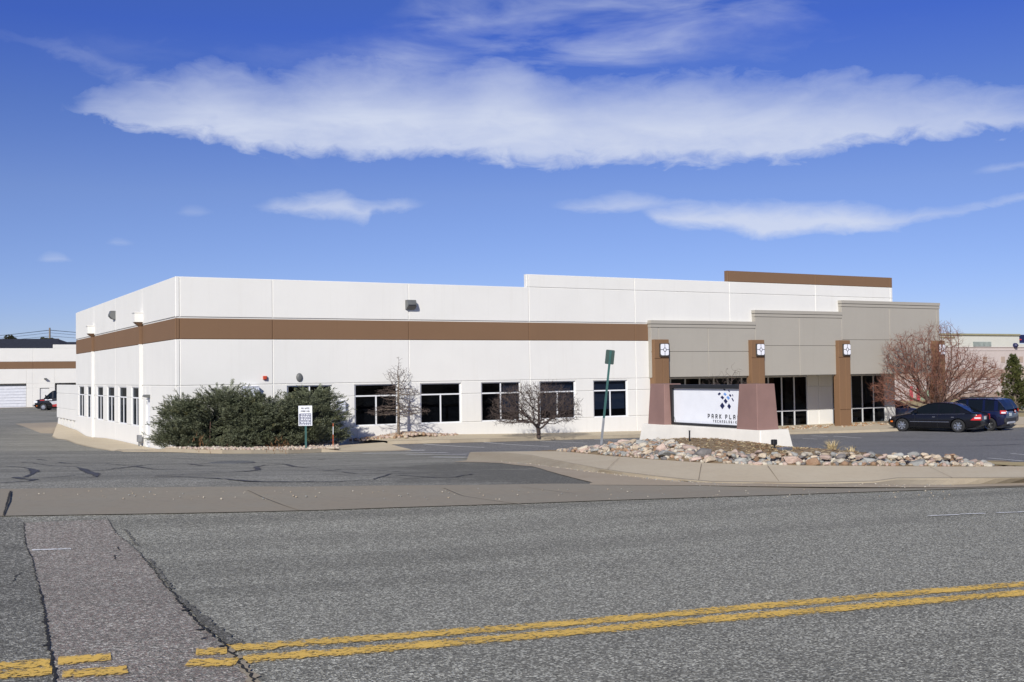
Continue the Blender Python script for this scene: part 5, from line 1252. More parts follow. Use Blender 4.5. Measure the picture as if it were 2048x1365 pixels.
# reddish dead tufts
mb = MB()
for px, py in ((402,893),(405,885),(560,890),(547,896)):
    g = at(px, py, .3)
    for _ in range(22):
        a = nrs.normal(size=3)*.16; b_ = g+a; e = b_+np.array([nrs.normal()*.06, nrs.normal()*.06, .16]); sd = np.array([.012, .004, 0]); mb.add([b_-sd, b_+sd, e], [(0, 1, 2)])
tag(mb.build('dead_twigs', M['leaf']), 'rust brown dead sprigs low in the front of the junipers', 'dead sprigs')
# ------------------------------------------------------------------ bare trees by space colonisation
def grow(base, trunk_h, inside, bbox_, natt, step, kill, infl, seed, maxit=90, stems=1, spread=.0, tropism=(0, 0, .0), wob=.12):
    rs = np.random.RandomState(seed); lo, hi = np.array(bbox_[0], float), np.array(bbox_[1], float)
    att = []
    while len(att) < natt:
        p = lo+(hi-lo)*rs.rand(3)
        if inside(p): att.append(p)
    att = np.array(att); nodes = []; par = []; base = np.array(base, float)
    for s in range(stems):
        b = base+np.array([rs.normal()*.12*spread, rs.normal()*.12*spread, 0]) if stems > 1 else base; nodes.append(b); par.append(-1); cur = b.copy()
        d = np.array([rs.normal()*.35*spread, rs.normal()*.2*spread, 1.0]); d /= np.linalg.norm(d)
        k = int(trunk_h/step)
        for i in range(k):
            cur = cur+(d+rs.normal(size=3)*wob*.4)*step; par.append(len(nodes)-1); nodes.append(cur.copy())
    nodes = [np.array(n) for n in nodes]; near = np.full(len(att), 1e9); ni = np.zeros(len(att), int); done = 0
    for it in range(maxit):
        nn = np.array(nodes[done:]);
        if len(nn):
            D = np.sqrt(((att[:, None, :]-nn[None])**2).sum(-1)); j = D.argmin(1); dm = D[np.arange(len(att)), j]; up = dm < near; near[up] = dm[up]; ni[up] = j[up]+done
        done = len(nodes); keep = near > kill; att = att[keep]; near = near[keep]; ni = ni[keep]
        if len(att) == 0: break
        act = near < infl
        if not act.any(): break
        A = np.array(nodes); dirs = {}
        dv = att[act]-A[ni[act]]; dv /= np.linalg.norm(dv, axis=1)[:, None]
        for k, i in enumerate(ni[act]): dirs.setdefault(int(i), []).append(dv[k])
        for i, l in dirs.items():
            d = np.sum(l, 0)+rs.normal(size=3)*wob*max(1, len(l)*.5)+np.array(tropism)*len(l); n = np.linalg.norm(d)
            if n < 1e-6: continue
            nodes.append(A[i]+d/n*step); par.append(i)
    return np.array(nodes), np.array(par), rs
def tree_mesh(nodes, par, r_tip, expo, rmax, rs, twig_len, twig_n, twig_up=.2, twr=.0035, thin=.012):
    n = len(nodes); r = np.zeros(n); kids = [[] for _ in range(n)]
    for i, p in enumerate(par):
        if p >= 0: kids[p].append(i)
    acc = np.zeros(n)
    for i in range(n-1, -1, -1):
        a = acc[i] if acc[i] > 0 else r_tip**expo; r[i] = a**(1/expo)
        if par[i] >= 0: acc[par[i]] += a
    k = rmax/max(r); r = r_tip+(r-r_tip)*(rmax-r_tip)/(max(r)-r_tip)
    big = MB(); sm = MB()
    for i, p in enumerate(par):
        if p < 0: continue
        a, b = nodes[p], nodes[i]; (big if r[i] > thin else sm).cyl(a, b, r[p] if r[p] < 2.2*r[i]+.004 else r[i]*1.2, r[i], 7 if r[i] > .03 else (4 if r[i] > thin else 3), cap=False)
        if r[i] < thin*1.3:
            d = (b-a)/(np.linalg.norm(b-a)+1e-9)
            for _ in range(twig_n if not kids[i] else max(0, twig_n-1)):
                t = d*.55+rs.normal(size=3)*.6+np.array([0, 0, twig_up]); t /= np.linalg.norm(t); L = twig_len*rs.uniform(.4, 1.1); m_ = b+t*L*.5; t2 = t+rs.normal(size=3)*.35; t2 /= np.linalg.norm(t2); e = m_+t2*L*.5
                sm.cyl(b, m_, twr, twr*.8, 3, cap=False); sm.cyl(m_, e, twr*.8, twr*.4, 3, cap=False)
                if rs.rand() < .5:
                    t3 = t+rs.normal(size=3)*.6; t3 /= np.linalg.norm(t3); sm.cyl(m_, m_+t3*L*.4, twr*.7, twr*.4, 3, cap=False)
    return big, sm
def make_tree(name, label, base, big, sm, mb_, ms, cat='tree', extra=None):
    loc = tuple(float(x) for x in base); root = empty(name, loc); tag(root, label, cat); inv = Matrix.Translation(-Vector(loc))
    o = big.build('trunk', mb_, root, True); o.matrix_parent_inverse = inv
    o = sm.build('crown', ms, root); o.matrix_parent_inverse = inv; return root
def ell(c, r, zlo=None):
    c = np.array(c); r = np.array(r)
    return lambda p: ((p-c)**2/r**2).sum() < 1 and (zlo is None or p[2] > zlo)
# young tree with layered crown by the rocks
Y_ = 44.6; b = yp(797, 874, Y_); tt = np.dot(b, _F); mpx = tt/FPX; b[2] = H(b[0], b[1])+.1; zz = lambda py: dpt(797, py, tt)[2]
zt = zz(711); zb1 = zz(832); cx_ = b[0]+.02
def in1(p):
    f = (p[2]-zb1)/(zt-zb1)
    if not 0 < f < 1: return False
    w = (1-f)**.75*66*mpx+.05
    lay = .5+.5*math.sin(f*20)
    return math.hypot(p[0]-cx_, p[1]-Y_) < w*(.55+.5*lay)
nd, pa, rs = grow(b, zz(772)-b[2], in1, ((cx_-1.5, Y_-.95, zb1), (cx_+1.5, Y_+.9, zt)), 2000, .062, .085, .9, 5, tropism=(0, 0, -.05), wob=.2)
big, sm = tree_mesh(nd, pa, .0055, 2.5, .062, rs, .13, 1, .1, .0048)
make_tree('bare_tree', 'slim bare young tree with layered branches standing in the cobbles by the wall', b, big, sm, M['trunkg'], M['twigdark'])
# low spreading crab apple
b = at(1077, 879, .14); Y_ = b[1]+1.3; b = yp(1077, 873, Y_); b[2] = H(b[0], b[1])+.12; tt = np.dot(b, _F); mpx = tt/FPX; zz = lambda py: dpt(1077, py, tt)[2]
c_ = (b[0]-.1, b[1], zz(812)); 
in2 = ell((b[0]-.12, b[1], zz(822)), (104*mpx, 1.25, 60*mpx), zz(848))
nd, pa, rs = grow(b, zz(854)-b[2], in2, ((b[0]-2.6, b[1]-1.2, zz(850)), (b[0]+2.4, b[1]+1.2, zz(768))), 2300, .08, .105, 1.2, 9, tropism=(0, 0, .03), wob=.28)
big, sm = tree_mesh(nd, pa, .006, 2.45, .092, rs, .32, 2, .35, .0048)
make_tree('crab_apple_tree', 'low wide spreading bare tree with a short dark trunk before the windows', b, big, sm, M['twigdark'], M['twigdark'])
# small shrub whose top shows over the monument sign
b = np.array([dpt(1465, 870, 50)[0], dpt(1465, 870, 50)[1], 0]); b[2] = H(b[0], b[1])+.1; tt = np.dot(b, _F); zz = lambda py: dpt(1465, py, tt)[2]; mpx = tt/FPX
f3 = lambda p: (((p-np.array([b[0]-.3, b[1], zz(790)]))**2/np.array([78*mpx, 1.2, 42*mpx])**2).sum() < 1) or (((p-np.array([b[0]+.1, b[1], zz(755)]))**2/np.array([28*mpx, .5, 26*mpx])**2).sum() < 1)
nd, pa, rs = grow(b, .7, f3, ((b[0]-2.2, b[1]-1.2, zz(835)), (b[0]+1.8, b[1]+1.2, zz(730))), 800, .09, .13, 1.4, 12, tropism=(0, 0, .04), wob=.25)
big, sm = tree_mesh(nd, pa, .0045, 2.3, .06, rs, .22, 1, .3, .0045)
make_tree('bare_shrub', 'small bare shrub whose twiggy top shows above the monument sign', b, big, sm, M['twigdark'], M['twigdark'], 'shrub')
# big russet multi-stem shrub right of the entry
b = np.array([dpt(1868, 845, 63)[0], dpt(1868, 845, 63)[1], 0]); b[2] = H(b[0], b[1])+.1; tt = np.dot(b, _F); mpx = tt/FPX; zz = lambda py: dpt(1868, py, tt)[2]
def off(px, py, dd=0): q = dpt(px, py, tt+dd); return q
ells = [((1862, 745), (100, 68)), ((1820, 705), (55, 42)), ((1935, 755), (72, 50)), ((1880, 690), (45, 50)), ((1800, 780), (58, 40)), ((1950, 790), (50, 30))]
ec = [(off(c[0], c[1]), (r[0]*mpx, min(2.2, r[0]*mpx), r[1]*mpx)) for c, r in ells]
def in4(p):
    for c, r in ec:
        d = p-c; u = d @ R2; w = d @ F2
        if (u/r[0])**2+(w/r[1])**2+(d[2]/r[2])**2 < 1: return True
    return False
nd, pa, rs = grow(b, 1.0, in4, ((b[0]-4.2, b[1]-4.0, zz(828)), (b[0]+4.6, b[1]+4.2, zz(648))), 3600, .125, .155, 2.2, 21, maxit=110, stems=7, spread=1.5, tropism=(0, 0, .06), wob=.22)
big, sm = tree_mesh(nd, pa, .008, 2.35, .11, rs, .50, 2, .4, .0055, .02)
make_tree('bare_russet_shrub', 'large bare reddish multi-stemmed shrub beside the far right column', b, big, sm, M['barkred'], M['twigred'], 'shrub')
# ------------------------------------------------------------------ evergreen trees
def conifer(base, h, rb, n, seed, label, mat='pine', name='pine_tree'):
    rs = np.random.RandomState(seed); base = np.array(base, float); root = empty(name, tuple(float(x) for x in base)); tag(root, label, 'tree'); inv = Matrix.Translation(-Vector(base))
    verts = []; faces = []; k = 0; st = MB(); st.cyl(base-np.array([0, 0, .3]), base+np.array([0, 0, h*.97]), h*.03, .02, 8)
    nb = int(n)
    for i in range(nb):
        f = (i+rs.rand())/nb; z = h*(.04+.94*f); a = rs.uniform(0, 6.28); L = rb*(1-f)**.8*rs.uniform(.55, 1.1)+.12
        d = np.array([math.cos(a), math.sin(a), .28+.5*f]); d /= np.linalg.norm(d); p0 = base+np.array([0, 0, z]); st.cyl(p0, p0+d*L*.9, .02+.01*L, .008, 4, cap=False)
        for c in range(int(4+L*7)):
            s = rs.uniform(.3, 1.0); cc = p0+d*L*s+rs.normal(size=3)*.07*h/4
            for j in range(26):
                t = rs.normal(size=3)+d*.9+np.array([0, 0, .5]); t /= np.linalg.norm(t); wd = np.cross(t, rs.normal(size=3)); wd /= np.linalg.norm(wd); wd *= .016*h/4; ll = rs.uniform(.09, .18)*h/4
                verts += [cc-wd, cc+wd, cc+t*ll]; faces.append((k, k+1, k+2)); k += 3
    mb = MB(); mb.v = [tuple(v) for v in np.array(verts).tolist()]; mb.f = faces; mb.m = [0]*len(faces)
    o = mb.build('crown', M[mat], root); o.matrix_parent_inverse = inv; o = st.build('trunk', M['trunkg'], root); o.matrix_parent_inverse = inv
tp = 82.0; q = dpt(2030, 822, tp); zg_ = H(q[0], q[1]); hpx = (dpt(2026, 712, tp)[2]-zg_); conifer((q[0], q[1], zg_), hpx, 43*tp/FPX, 150, 3, 'upright pine tree standing behind the dark blue parked car')
def crown(c, r, n, seed, label, name='round_tree', leaf=.5):
    rs = np.random.RandomState(seed); c = np.array(c, float); r = np.array(r); verts = []; faces = []; k = 0; lobs = [(c+rs.normal(size=3)*r*.42, rs.uniform(.35, .6)) for _ in range(12)]
    for i in range(n):
        L = lobs[rs.randint(12)]; d = rs.normal(size=3); d /= np.linalg.norm(d); p = L[0]+d*r*L[1]*rs.uniform(.7, 1.0); a = rs.normal(size=3); a /= np.linalg.norm(a); b_ = np.cross(a, rs.normal(size=3)); b_ /= np.linalg.norm(b_)
        verts += [p, p+a*leaf, p+b_*leaf*.8]; faces.append((k, k+1, k+2)); k += 3
    base = (float(c[0]), float(c[1]), float(c[2]-r[2]*2.2)); root = empty(name, base); tag(root, label, 'tree'); inv = Matrix.Translation(-Vector(base))
    mb = MB(); mb.v = [tuple(v) for v in np.array(verts).tolist()]; mb.f = faces; mb.m = [0]*len(faces); o = mb.build('crown', M['fartree'], root); o.matrix_parent_inverse = inv
    st = MB(); st.cyl(base, (base[0], base[1], float(c[2])), .4, .2, 7); o = st.build('trunk', M['trunkg'], root); o.matrix_parent_inverse = inv
TT = 270.0
for px, py, rx, rz, s_, lab in ((20, 681, 12.5, 10, 1, 'dark round treetop showing left above the shingled roof'), (93, 681, 8, 5.5, 2, 'small pale treetop beside the utility pole, left of it'), (103, 682, 5, 5, 3, 'small dark treetop beside the utility pole, right of it')):
    q = dpt(px, py, TT); crown(q, (rx*TT/FPX, 2.0, rz*TT/FPX), 1500, s_, lab, leaf=.35)
# ------------------------------------------------------------------ vehicles
def boolean_cut(o, cutters):
    for c in cutters:
        m = o.modifiers.new('cut', 'BOOLEAN'); m.operation = 'DIFFERENCE'; m.object = c; m.solver = 'EXACT'
    dg = bpy.context.evaluated_depsgraph_get(); dg.update(); me = bpy.data.meshes.new_from_object(o.evaluated_get(dg)); o.modifiers.clear(); o.data = me
    for c in cutters: me_ = c.data; bpy.data.objects.remove(c, do_unlink=True)
    return o
def make_car(name, label, cat, paint, D, pos, heading, extra=None):
    """local frame: x forward from the rear axle centre line mid, y left, z up; D = dimensions"""
    L, W, Hh, wb, fo, r = D['L'], D['W'], D['H'], D['wb'], D['fo'], D['r']
    root = empty(name, pos, heading); tag(root, label, cat)
    xf = L/2; X = lambda s: xf-s            # s = distance from the front bumper
    hw = W/2
    tops = D['top']; zt = lambda s: float(np.interp(s, [a for a, _ in tops], [b for _, b in tops]))
    zb = lambda s: float(np.interp(s, [0, .25, .7, L-.7, L-.2, L], [.32, .20, .18, .18, .25, .38]))
    wid = lambda s: hw*float(np.interp(s, [0, .12, .35, .8, 1.5, L-1.0, L-.35, L-.08, L], [.66, .80, .92, .985, 1.0, 1.0, .95, .86, .80]))
    ss = sorted(set([0, .05, .12, .22, .35, .5, .7, .9, 1.1, 1.3, 1.6, 2.0, 2.4, 2.8, 3.2, L-1.1, L-.9, L-.7, L-.5, L-.35, L-.2, L-.1, L-.04, L]))
    mb = MB(); ring = []
    for s in ss:
        w = wid(s); b, t = zb(s), zt(s); hh = t-b
        pts = [(0, b), (w*.80, b), (w*.95, b+.05), (w*.985, b+hh*.22), (w, b+hh*.48), (w*.992, b+hh*.70), (w*.955, t-.075), (w*.90, t-.03), (w*.78, t-.004), (w*.4, t+.012), (0, t+.016)]
        ring.append([(X(s), y, z) for y, z in pts]+[(X(s), -y, z) for y, z in pts[-2:0:-1]])
    n = len(ring[0])
    for q in ring: mb.v += q
    for i in range(len(ring)-1):
        for j in range(n): k = (j+1) % n; mb.f.append((i*n+j, i*n+k, (i+1)*n+k, (i+1)*n+j)); mb.m.append(0)
    mb.f.append(tuple(range(n))[::-1]); mb.m.append(0); mb.f.append(tuple(range((len(ring)-1)*n, len(ring)*n))); mb.m.append(0)
    body = mb.build('body', paint, root); fix_normals(body)
    ax = [xf-fo, xf-fo-wb]; cut = []
    for a in ax:
        for sd in (1, -1):
            c = MB(); c.cyl((a, sd*(hw-.30), r+.005), (a, sd*(hw+.3), r+.005), r+.055, n=28); oc = c.build('cutter', paint); fix_normals(oc); oc.matrix_world = root.matrix_world; oc.location = pos; oc.rotation_euler = (0, 0, heading); cut.append(oc)
    bpy.context.view_layer.update()
    boolean_cut(body, cut); smooth_edges(body, 28)
    # greenhouse
    G = D['gh']   # list of (s, z_roof, inset_roof) stations; first and last sit on the belt
    rf = D['roofw']; belt = D['belt']; gs = G; A = []; 
    for s, zr in gs:
        k = min(1, max(0, (zr-zt(s))/(Hh-zt(s)+1e-6))); w0 = wid(s)*.90; w1 = w0+(hw*rf-w0)*k
        A.append(((X(s), w0, zt(s)-.04), (X(s), w1, zr-.035*k), (X(s), w1-.07*k-.001, zr), (X(s), 0, zr+.02*k)))
    gl = D['pill']     # x ranges (s0,s1) that are painted pillars on the sides
    shell = MB(); glass = MB()
    for i in range(len(A)-1):
        s0, s1 = gs[i][0], gs[i+1][0]; sm_ = (s0+s1)/2; steep = abs(gs[i+1][1]-gs[i][1])/max(.01, abs(s1-s0)) > .22
        pil = any(a <= sm_ <= b for a, b in gl)
        for sd in (1, -1):
            m = lambda p: (p[0], p[1]*sd, p[2]); a, b = A[i], A[i+1]
            (shell if pil else glass).quad(m(a[0]), m(b[0]), m(b[1]), m(a[1])); shell.quad(m(a[1]), m(b[1]), m(b[2]), m(a[2])); (glass if steep else shell).quad(m(a[2]), m(b[2]), m(b[3]), m(a[3]))
    for p in (A[0], A[-1]): pass
    o = glass.build('windows', M['carglass'], root); fix_normals(o); o = shell.build('roof', paint, root); fix_normals(o); smooth_edges(o, 30)
    # rails along the screen pillars, window surround
    t = MB()
    for sd in (1, -1):
        t = MB(); pts = [(a[1][0], a[1][1]*sd, a[1][2]) for a in A]; t.tube(pts, .022, 5); t.build('pillar_trim', paint, root)
    t = MB()
    for sd in (1, -1):
        pts = [(X(s), sd*(wid(s)*.955+.004), zt(s)-.068) for s in np.linspace(gs[0][0]+.1, gs[-1][0]-.25, 12)]; t.tube(pts, .008, 4)
    t.build('beltline_trim', M['chrome'] if D.get('chrome', 1) else M['plastic'], root)
    t = MB()
    for sd in (1, -1):
        pts = [(X(s), sd*(wid(s)*1.0+.004), .5) for s in np.linspace(fo+r+.09, fo+wb-r-.09, 8)]; t.tube(pts, .014, 5)
    t.build('side_moulding', M['chrome'] if D.get('chrome', 1) else M['plastic'], root)
    for sd in (1, -1):
        for x in D.get('handles', (2.35, 3.25)):
            t = MB(); t.box((X(x)-.09, sd*(hw*.985)-.012, .72), (X(x)+.05, sd*(hw*.985)+.028, .75), bev=.008); t.build('door_handle', M['chrome'] if D.get('chrome', 1) else paint, root)
        t = MB(); x = X(D['mir']); t.box((x-.07, sd*(hw-.01), zt(D['mir'])+.0), (x+.06, sd*(hw+.17), zt(D['mir'])+.12), bev=.03); t.build('mirror', paint if D.get('chrome', 1) else M['plastic'], root)
    # door shut lines
    t = MB()
    for sd in (1, -1):
        for x in D.get('shut', (1.45, 2.55, 3.45)): t.box((X(x)-.004, sd*(hw*.93), .25), (X(x)+.004, sd*(hw*1.001), zt(x)-.09))
    t.build('door_seams', M['blackm'], root)
    # wheels
    for a in ax:
        for sd in (1, -1):
            cy = sd*(hw-.115); w_ = MB(); w_.lathe([(r*.62, -.10), (r*.93, -.105), (r, -.08), (r, .08), (r*.93, .105), (r*.62, .10), (r*.62, -.10)], (a, cy, r), (0, 1, 0), 32)
            wh_ = w_.build('wheel', M['tyre'], root, True); fix_normals(wh_)
            t = MB(); of = sd*.075; t.lathe([(r*.66, 0), (r*.63, .03*sd), (r*.58, .012*sd), (r*.56, -.03*sd)], (a, cy+of, r), (0, 1, 0), 32); ns = D.get('spokes', 7)
            for k in range(ns):
                th = 2*math.pi*k/ns+.3; d = np.array([math.cos(th), 0, math.sin(th)]); q = np.array([-math.sin(th), 0, math.cos(th)]); c0 = np.array([a, cy+of+sd*.012, r]); e0, e1 = c0+d*r*.10, c0+d*r*.60
                v = [e0-q*.045, e0+q*.045, e1+q*.034, e1-q*.034]; v += [p-np.array([0, sd*.03, 0]) for p in v]
                t.add(v, [(0, 1, 2, 3), (7, 6, 5, 4), (0, 4, 5, 1), (1, 5, 6, 2), (2, 6, 7, 3), (3, 7, 4, 0)])
            t.lathe([(.001, .028*sd), (r*.17, .022*sd), (r*.19, 0)], (a, cy+of, r), (0, 1, 0), 16); o = t.build('rim', M['rim'], wh_); fix_normals(o)
            t = MB(); t.lathe([(.001, 0), (r*.62, 0)], (a, cy+of-sd*.045, r), (0, 1, 0), 24); t.build('brake_disc', M['blackm'], wh_)
    # lamps, plate, bumper
    for sd in (1, -1):
        t = MB(); D['tail'](t, sd, X, hw, wid, zt); 
        if t.f: o = t.build('tail_light', M['redlens'], root); fix_normals(o)
        t = MB(); hz_ = D.get('hlz', .56); t.box((X(.12 if hz_ < .6 else -.02), sd*hw*.60, hz_), (X(.34), sd*hw*(.80 if hz_ < .6 else .92), hz_+(.12 if hz_ < .6 else .22)), bev=.03); o = t.build('headlight', M['clearlens'], root)
        t = MB(); t.box((X(.34), sd*(wid(.3)-.03), .45), (X(.2), sd*(wid(.3)+.008), .52)); t.build('marker_lamp', M['amber'], root)
    t = MB(); t.box((X(L)-.012, -.15, D['plz']), (X(L)+.03, .15, D['plz']+.15)); o = t.build('licence_plate', M['plate'], root)
    if extra: extra(root, X, hw, wid, zt, L)
    # black underside / grille
    t = MB(); t.box((X(L-.25), -hw*.8, .16), (X(.3), hw*.8, .30)); t.build('underbody', M['blackm'], root)
    return root
def tail_sedan(t, sd, X, hw, wid, zt):
    L = 4.53
    v = [(X(4.12), hw*.97), (X(4.42), hw*.955), (X(4.53)-.016, hw*.80), (X(4.53)-.018, hw*.62)]
    lo = [.60, .60, .60, .60]; hi = [.62, .86, .88, .86]; o = .016; a = []
    for (x, y), l, h in zip(v, lo, hi): a += [(x, sd*(y+o), l), (x, sd*(y+o-.02), h)]
    t.add(a, [(0, 1, 3, 2), (2, 3, 5, 4), (4, 5, 7, 6)])
SED = dict(L=4.53, W=1.74, H=1.43, wb=2.715, fo=.80, r=.315, top=[(0, .56), (.05, .66), (.25, .74), (.7, .82), (1.25, .92), (2.2, .93), (3.4, .955), (3.95, .975), (4.3, .955), (4.47, .90), (4.53, .78)],
   gh=[(1.22, .925), (1.45, 1.09), (1.7, 1.24), (2.0, 1.365), (2.3, 1.415), (2.53, 1.43), (2.60, 1.432), (3.0, 1.41), (3.28, 1.37), (3.36, 1.35), (3.6, 1.25), (3.85, 1.11), (4.10, .975)],
   roofw=.66, belt=.93, pill=[(2.53, 2.61), (3.28, 3.37), (3.6, 4.2)], mir=1.55, tail=tail_sedan, plz=.62)
def sx_white(root, X, hw, wid, zt, L):
    for sd in (1, -1):
        t = MB(); v = [(X(4.30), hw*.965), (X(4.42), hw*.955), (X(4.53)-.016, hw*.80)]; a = []
        for x, y in v: a += [(x, sd*(y+.022), .68), (x, sd*(y+.022), .74)]
        t.add(a, [(0, 1, 3, 2), (2, 3, 5, 4)]); o = t.build('reverse_lamp', M['clearlens'], root); fix_normals(o)
fwh = np.array(at(1811, 863)); rwh = np.array(at(1911.5, 865.3)); hd = fwh-rwh; hd[2] = 0; hd /= np.linalg.norm(hd); hang = math.atan2(hd[1], hd[0]); rgt = np.array([hd[1], -hd[0], 0])
mid_ = (fwh+rwh)/2+rgt*(.87-.11); off_ = (SED['fo']+SED['wb']/2)-SED['L']/2; ctr = mid_+hd*off_
make_car('black_sedan', 'black parked sedan nearest the entry, seen from its left rear', 'car', M['carblack'], SED, (float(ctr[0]), float(ctr[1]), H(ctr[0], ctr[1])+.0), hang, sx_white)
def tail_suv(t, sd, X, hw, wid, zt):
    L = 4.13; v = [(X(3.92), hw*.955), (X(4.06), hw*.93), (X(4.13)-.016, hw*.80), (X(4.13)-.016, hw*.70)]; a = []
    for i, (x, y) in enumerate(v): a += [(x, sd*(y+.018), .86), (x, sd*(y+.010), 1.03)]
    t.add(a, [(0, 1, 3, 2), (2, 3, 5, 4), (4, 5, 7, 6)])
SUV = dict(L=4.13, W=1.76, H=1.60, wb=2.50, fo=.86, r=.335, top=[(0, .60), (.05, .74), (.3, .84), (.9, .95), (1.15, 1.0), (2.2, 1.02), (3.6, 1.05), (3.95, 1.04), (4.08, 1.0), (4.13, .80)],
   gh=[(.98, 1.0), (1.25, 1.18), (1.55, 1.38), (1.85, 1.53), (2.1, 1.575), (2.25, 1.585), (2.34, 1.59), (3.05, 1.59), (3.16, 1.585), (3.60, 1.56), (3.78, 1.53), (3.92, 1.38), (4.03, 1.20), (4.10, 1.05)],
   roofw=.74, belt=1.0, pill=[(2.25, 2.35), (3.05, 3.17), (3.60, 3.78)], mir=1.35, tail=tail_suv, plz=.74, chrome=0, handles=(2.1, 3.0), shut=(1.25, 2.3, 3.15), spokes=5)
def suv_x(root, X, hw, wid, zt, L):
    t = MB(); t.box((X(L)-.05, -hw*.62, .36), (X(L)+.05, hw*.62, .47), bev=.02); t.build('skid_plate', M['vansilver'], root)
    t = MB(); t.box((X(L)-.035, -hw*.86, .40), (X(L)+.1, hw*.86, .66), bev=.05); t.build('bumper', M['plastic'], root)
    for sd in (1, -1): t = MB(); t.tube([(X(1.9), sd*hw*.68, 1.60), (X(2.0), sd*hw*.68, 1.64), (X(3.5), sd*hw*.68, 1.63), (X(3.6), sd*hw*.68, 1.58)], .018, 6); t.build('roof_rail', M['plastic'], root)
    for sd in (1, -1):
        t = MB(); a = []
        for x, y in ((X(3.98), hw*.945), (X(4.06), hw*.93), (X(4.13)-.016, hw*.80)): a += [(x, sd*(y+.026), .88), (x, sd*(y+.024), .96)]
        t.add(a, [(0, 1, 3, 2), (2, 3, 5, 4)]); fix_normals(t.build('reverse_lamp', M['clearlens'], root))
    t = MB(); t.box((X(L)-.028, .42, .88), (X(L), .54, .92)); t.build('sticker', M['skyblue'], root)
    t = MB(); t.box((X(L)-.027, .56, .94), (X(L), .66, .99)); t.box((X(L)-.026, -.7, .93), (X(L), -.60, .98)); t.build('sticker', M['signface'], root)
sl = np.array(at(1978, 862.5)); sc2 = sl+rgt*(.88-.11)+hd*(SUV['wb']/2)+hd*((SUV['fo']+SUV['wb']/2)-SUV['L']/2)+rgt*.22
make_car('dark_blue_hatchback', 'dark blue compact SUV parked just right of the black sedan', 'car', M['carblue'], SUV, (float(sc2[0]), float(sc2[1]), H(sc2[0], sc2[1])), hang-.04, suv_x)
s3 = sc2+rgt*3.0+hd*.7
make_car('dark_blue_hatchback', 'third dark blue car cut off by the right edge of the photo', 'car', M['carblue'], SUV, (float(s3[0]), float(s3[1]), H(s3[0], s3[1])), hang-.02, None)
# grey car behind the corner of the entry, facing right
q = dpt(1806, 845, 70.0); zg2 = H(q[0], q[1]); a4 = math.atan2(R2[1], R2[0])+.10; dirr = np.array([math.cos(a4), math.sin(a4), 0]); c4_ = np.array([q[0], q[1], 0])-dirr*.9
make_car('grey_sedan', 'dark grey car behind the corner of the entry, mostly hidden by the black sedan', 'car', M['cargrey'], SED, (float(c4_[0]), float(c4_[1]), zg2), a4, None)
# ---- van
def tail_van(t, sd, X, hw, wid, zt): t.add([(X(5.5), sd*hw*.9, .9), (X(5.5)-.02, sd*hw*.8, .9), (X(5.5)-.02, sd*hw*.8, 1.3), (X(5.5), sd*hw*.9, 1.3)], [(0, 1, 2, 3)])
VAN = dict(hlz=.78, L=5.5, W=2.0, H=2.08, wb=3.5, fo=.95, r=.37, top=[(0, .95), (.06, 1.05), (.35, 1.13), (.9, 1.22), (1.15, 1.30), (5.3, 1.32), (5.5, 1.32)],
   gh=[(1.0, 1.26), (1.3, 1.55), (1.55, 1.80), (1.8, 2.0), (1.95, 2.05), (2.55, 2.07), (2.62, 2.08), (5.35, 2.08), (5.42, 2.0), (5.48, 1.4)], roofw=.80, belt=1.3, pill=[(1.8, 1.96), (2.55, 5.5)], mir=1.5, tail=tail_van, plz=.7, chrome=0, handles=(2.5,), shut=(1.45, 2.6), spokes=8)
def van_x(root, X, hw, wid, zt, L):
    for sd in (1, -1):
        y = sd*(hw+.006); Q = lambda s, z: (X(s), y, z)
        t = MB(); t.add([Q(1.55, .93), Q(5.4, 1.2), Q(5.4, .72), Q(1.85, .62), Q(1.75, .80)], [(0, 1, 2, 3, 4)]); t.build('silver_stripe', M['vansilver'], root)
        y = sd*(hw+.010); t = MB(); t.add([Q(1.90, .40), Q(1.88, .58), Q(3.0, .80), Q(5.4, .95), Q(5.4, .40)], [(0, 1, 2, 3, 4)]); t.build('red_stripe', M['vanred'], root)
        y = sd*(hw+.008); t = MB(); t.add([Q(.62, 1.02), Q(.62, 1.10), Q(1.08, 1.12), Q(1.08, 1.03)], [(0, 1, 2, 3)]); t.build('red_lettering', M['vanred'], root)
        t = MB()
        for a, b in ((1.12, 1.24), (1.26, 1.36), (1.38, 1.46), (1.48, 1.62), (1.64, 1.72), (1.74, 1.84)): t.add([Q(a, 1.05), Q(a, 1.15), Q(b, 1.16), Q(b, 1.06)], [(0, 1, 2, 3)])
        t.build('white_lettering', M['signface'], root)
        y = sd*hw; t = MB(); t.tube([(X(1.35), y, 1.35), (X(1.3), sd*(hw+.3), 1.45)], .02, 5); t.box((X(1.33), sd*(hw+.18), 1.32), (X(1.25), sd*(hw+.42), 1.62), bev=.02); t.build('tow_mirror', M['plastic'], root)
    t = MB(); t.box((X(0)-.02, -.93, .42), (X(0)+.16, .93, .62), bev=.04); t.build('bumper', M['chrome'], root)
    t = MB(); t.box((X(0)-.06, -.6, .66), (X(0)+.03, .6, .95), bev=.03); t.build('grille', M['chrome'], root)
tv = 116.0; fwv = dpt(87, 826.5, tv); zv = H(fwv[0], fwv[1]); av = math.atan2(-R2[1], -R2[0])+.10; dv_ = np.array([math.cos(av), math.sin(av), 0]); lv = np.array([-dv_[1], dv_[0], 0]); cv = np.array([fwv[0], fwv[1], 0])-lv*.9-dv_*(VAN['L']/2-VAN['fo'])
root = make_car('black_van', 'black service van with silver and red side stripes behind the left wing wall', 'van', M['carblack'], VAN, (float(cv[0]), float(cv[1]), zv), av, van_x)
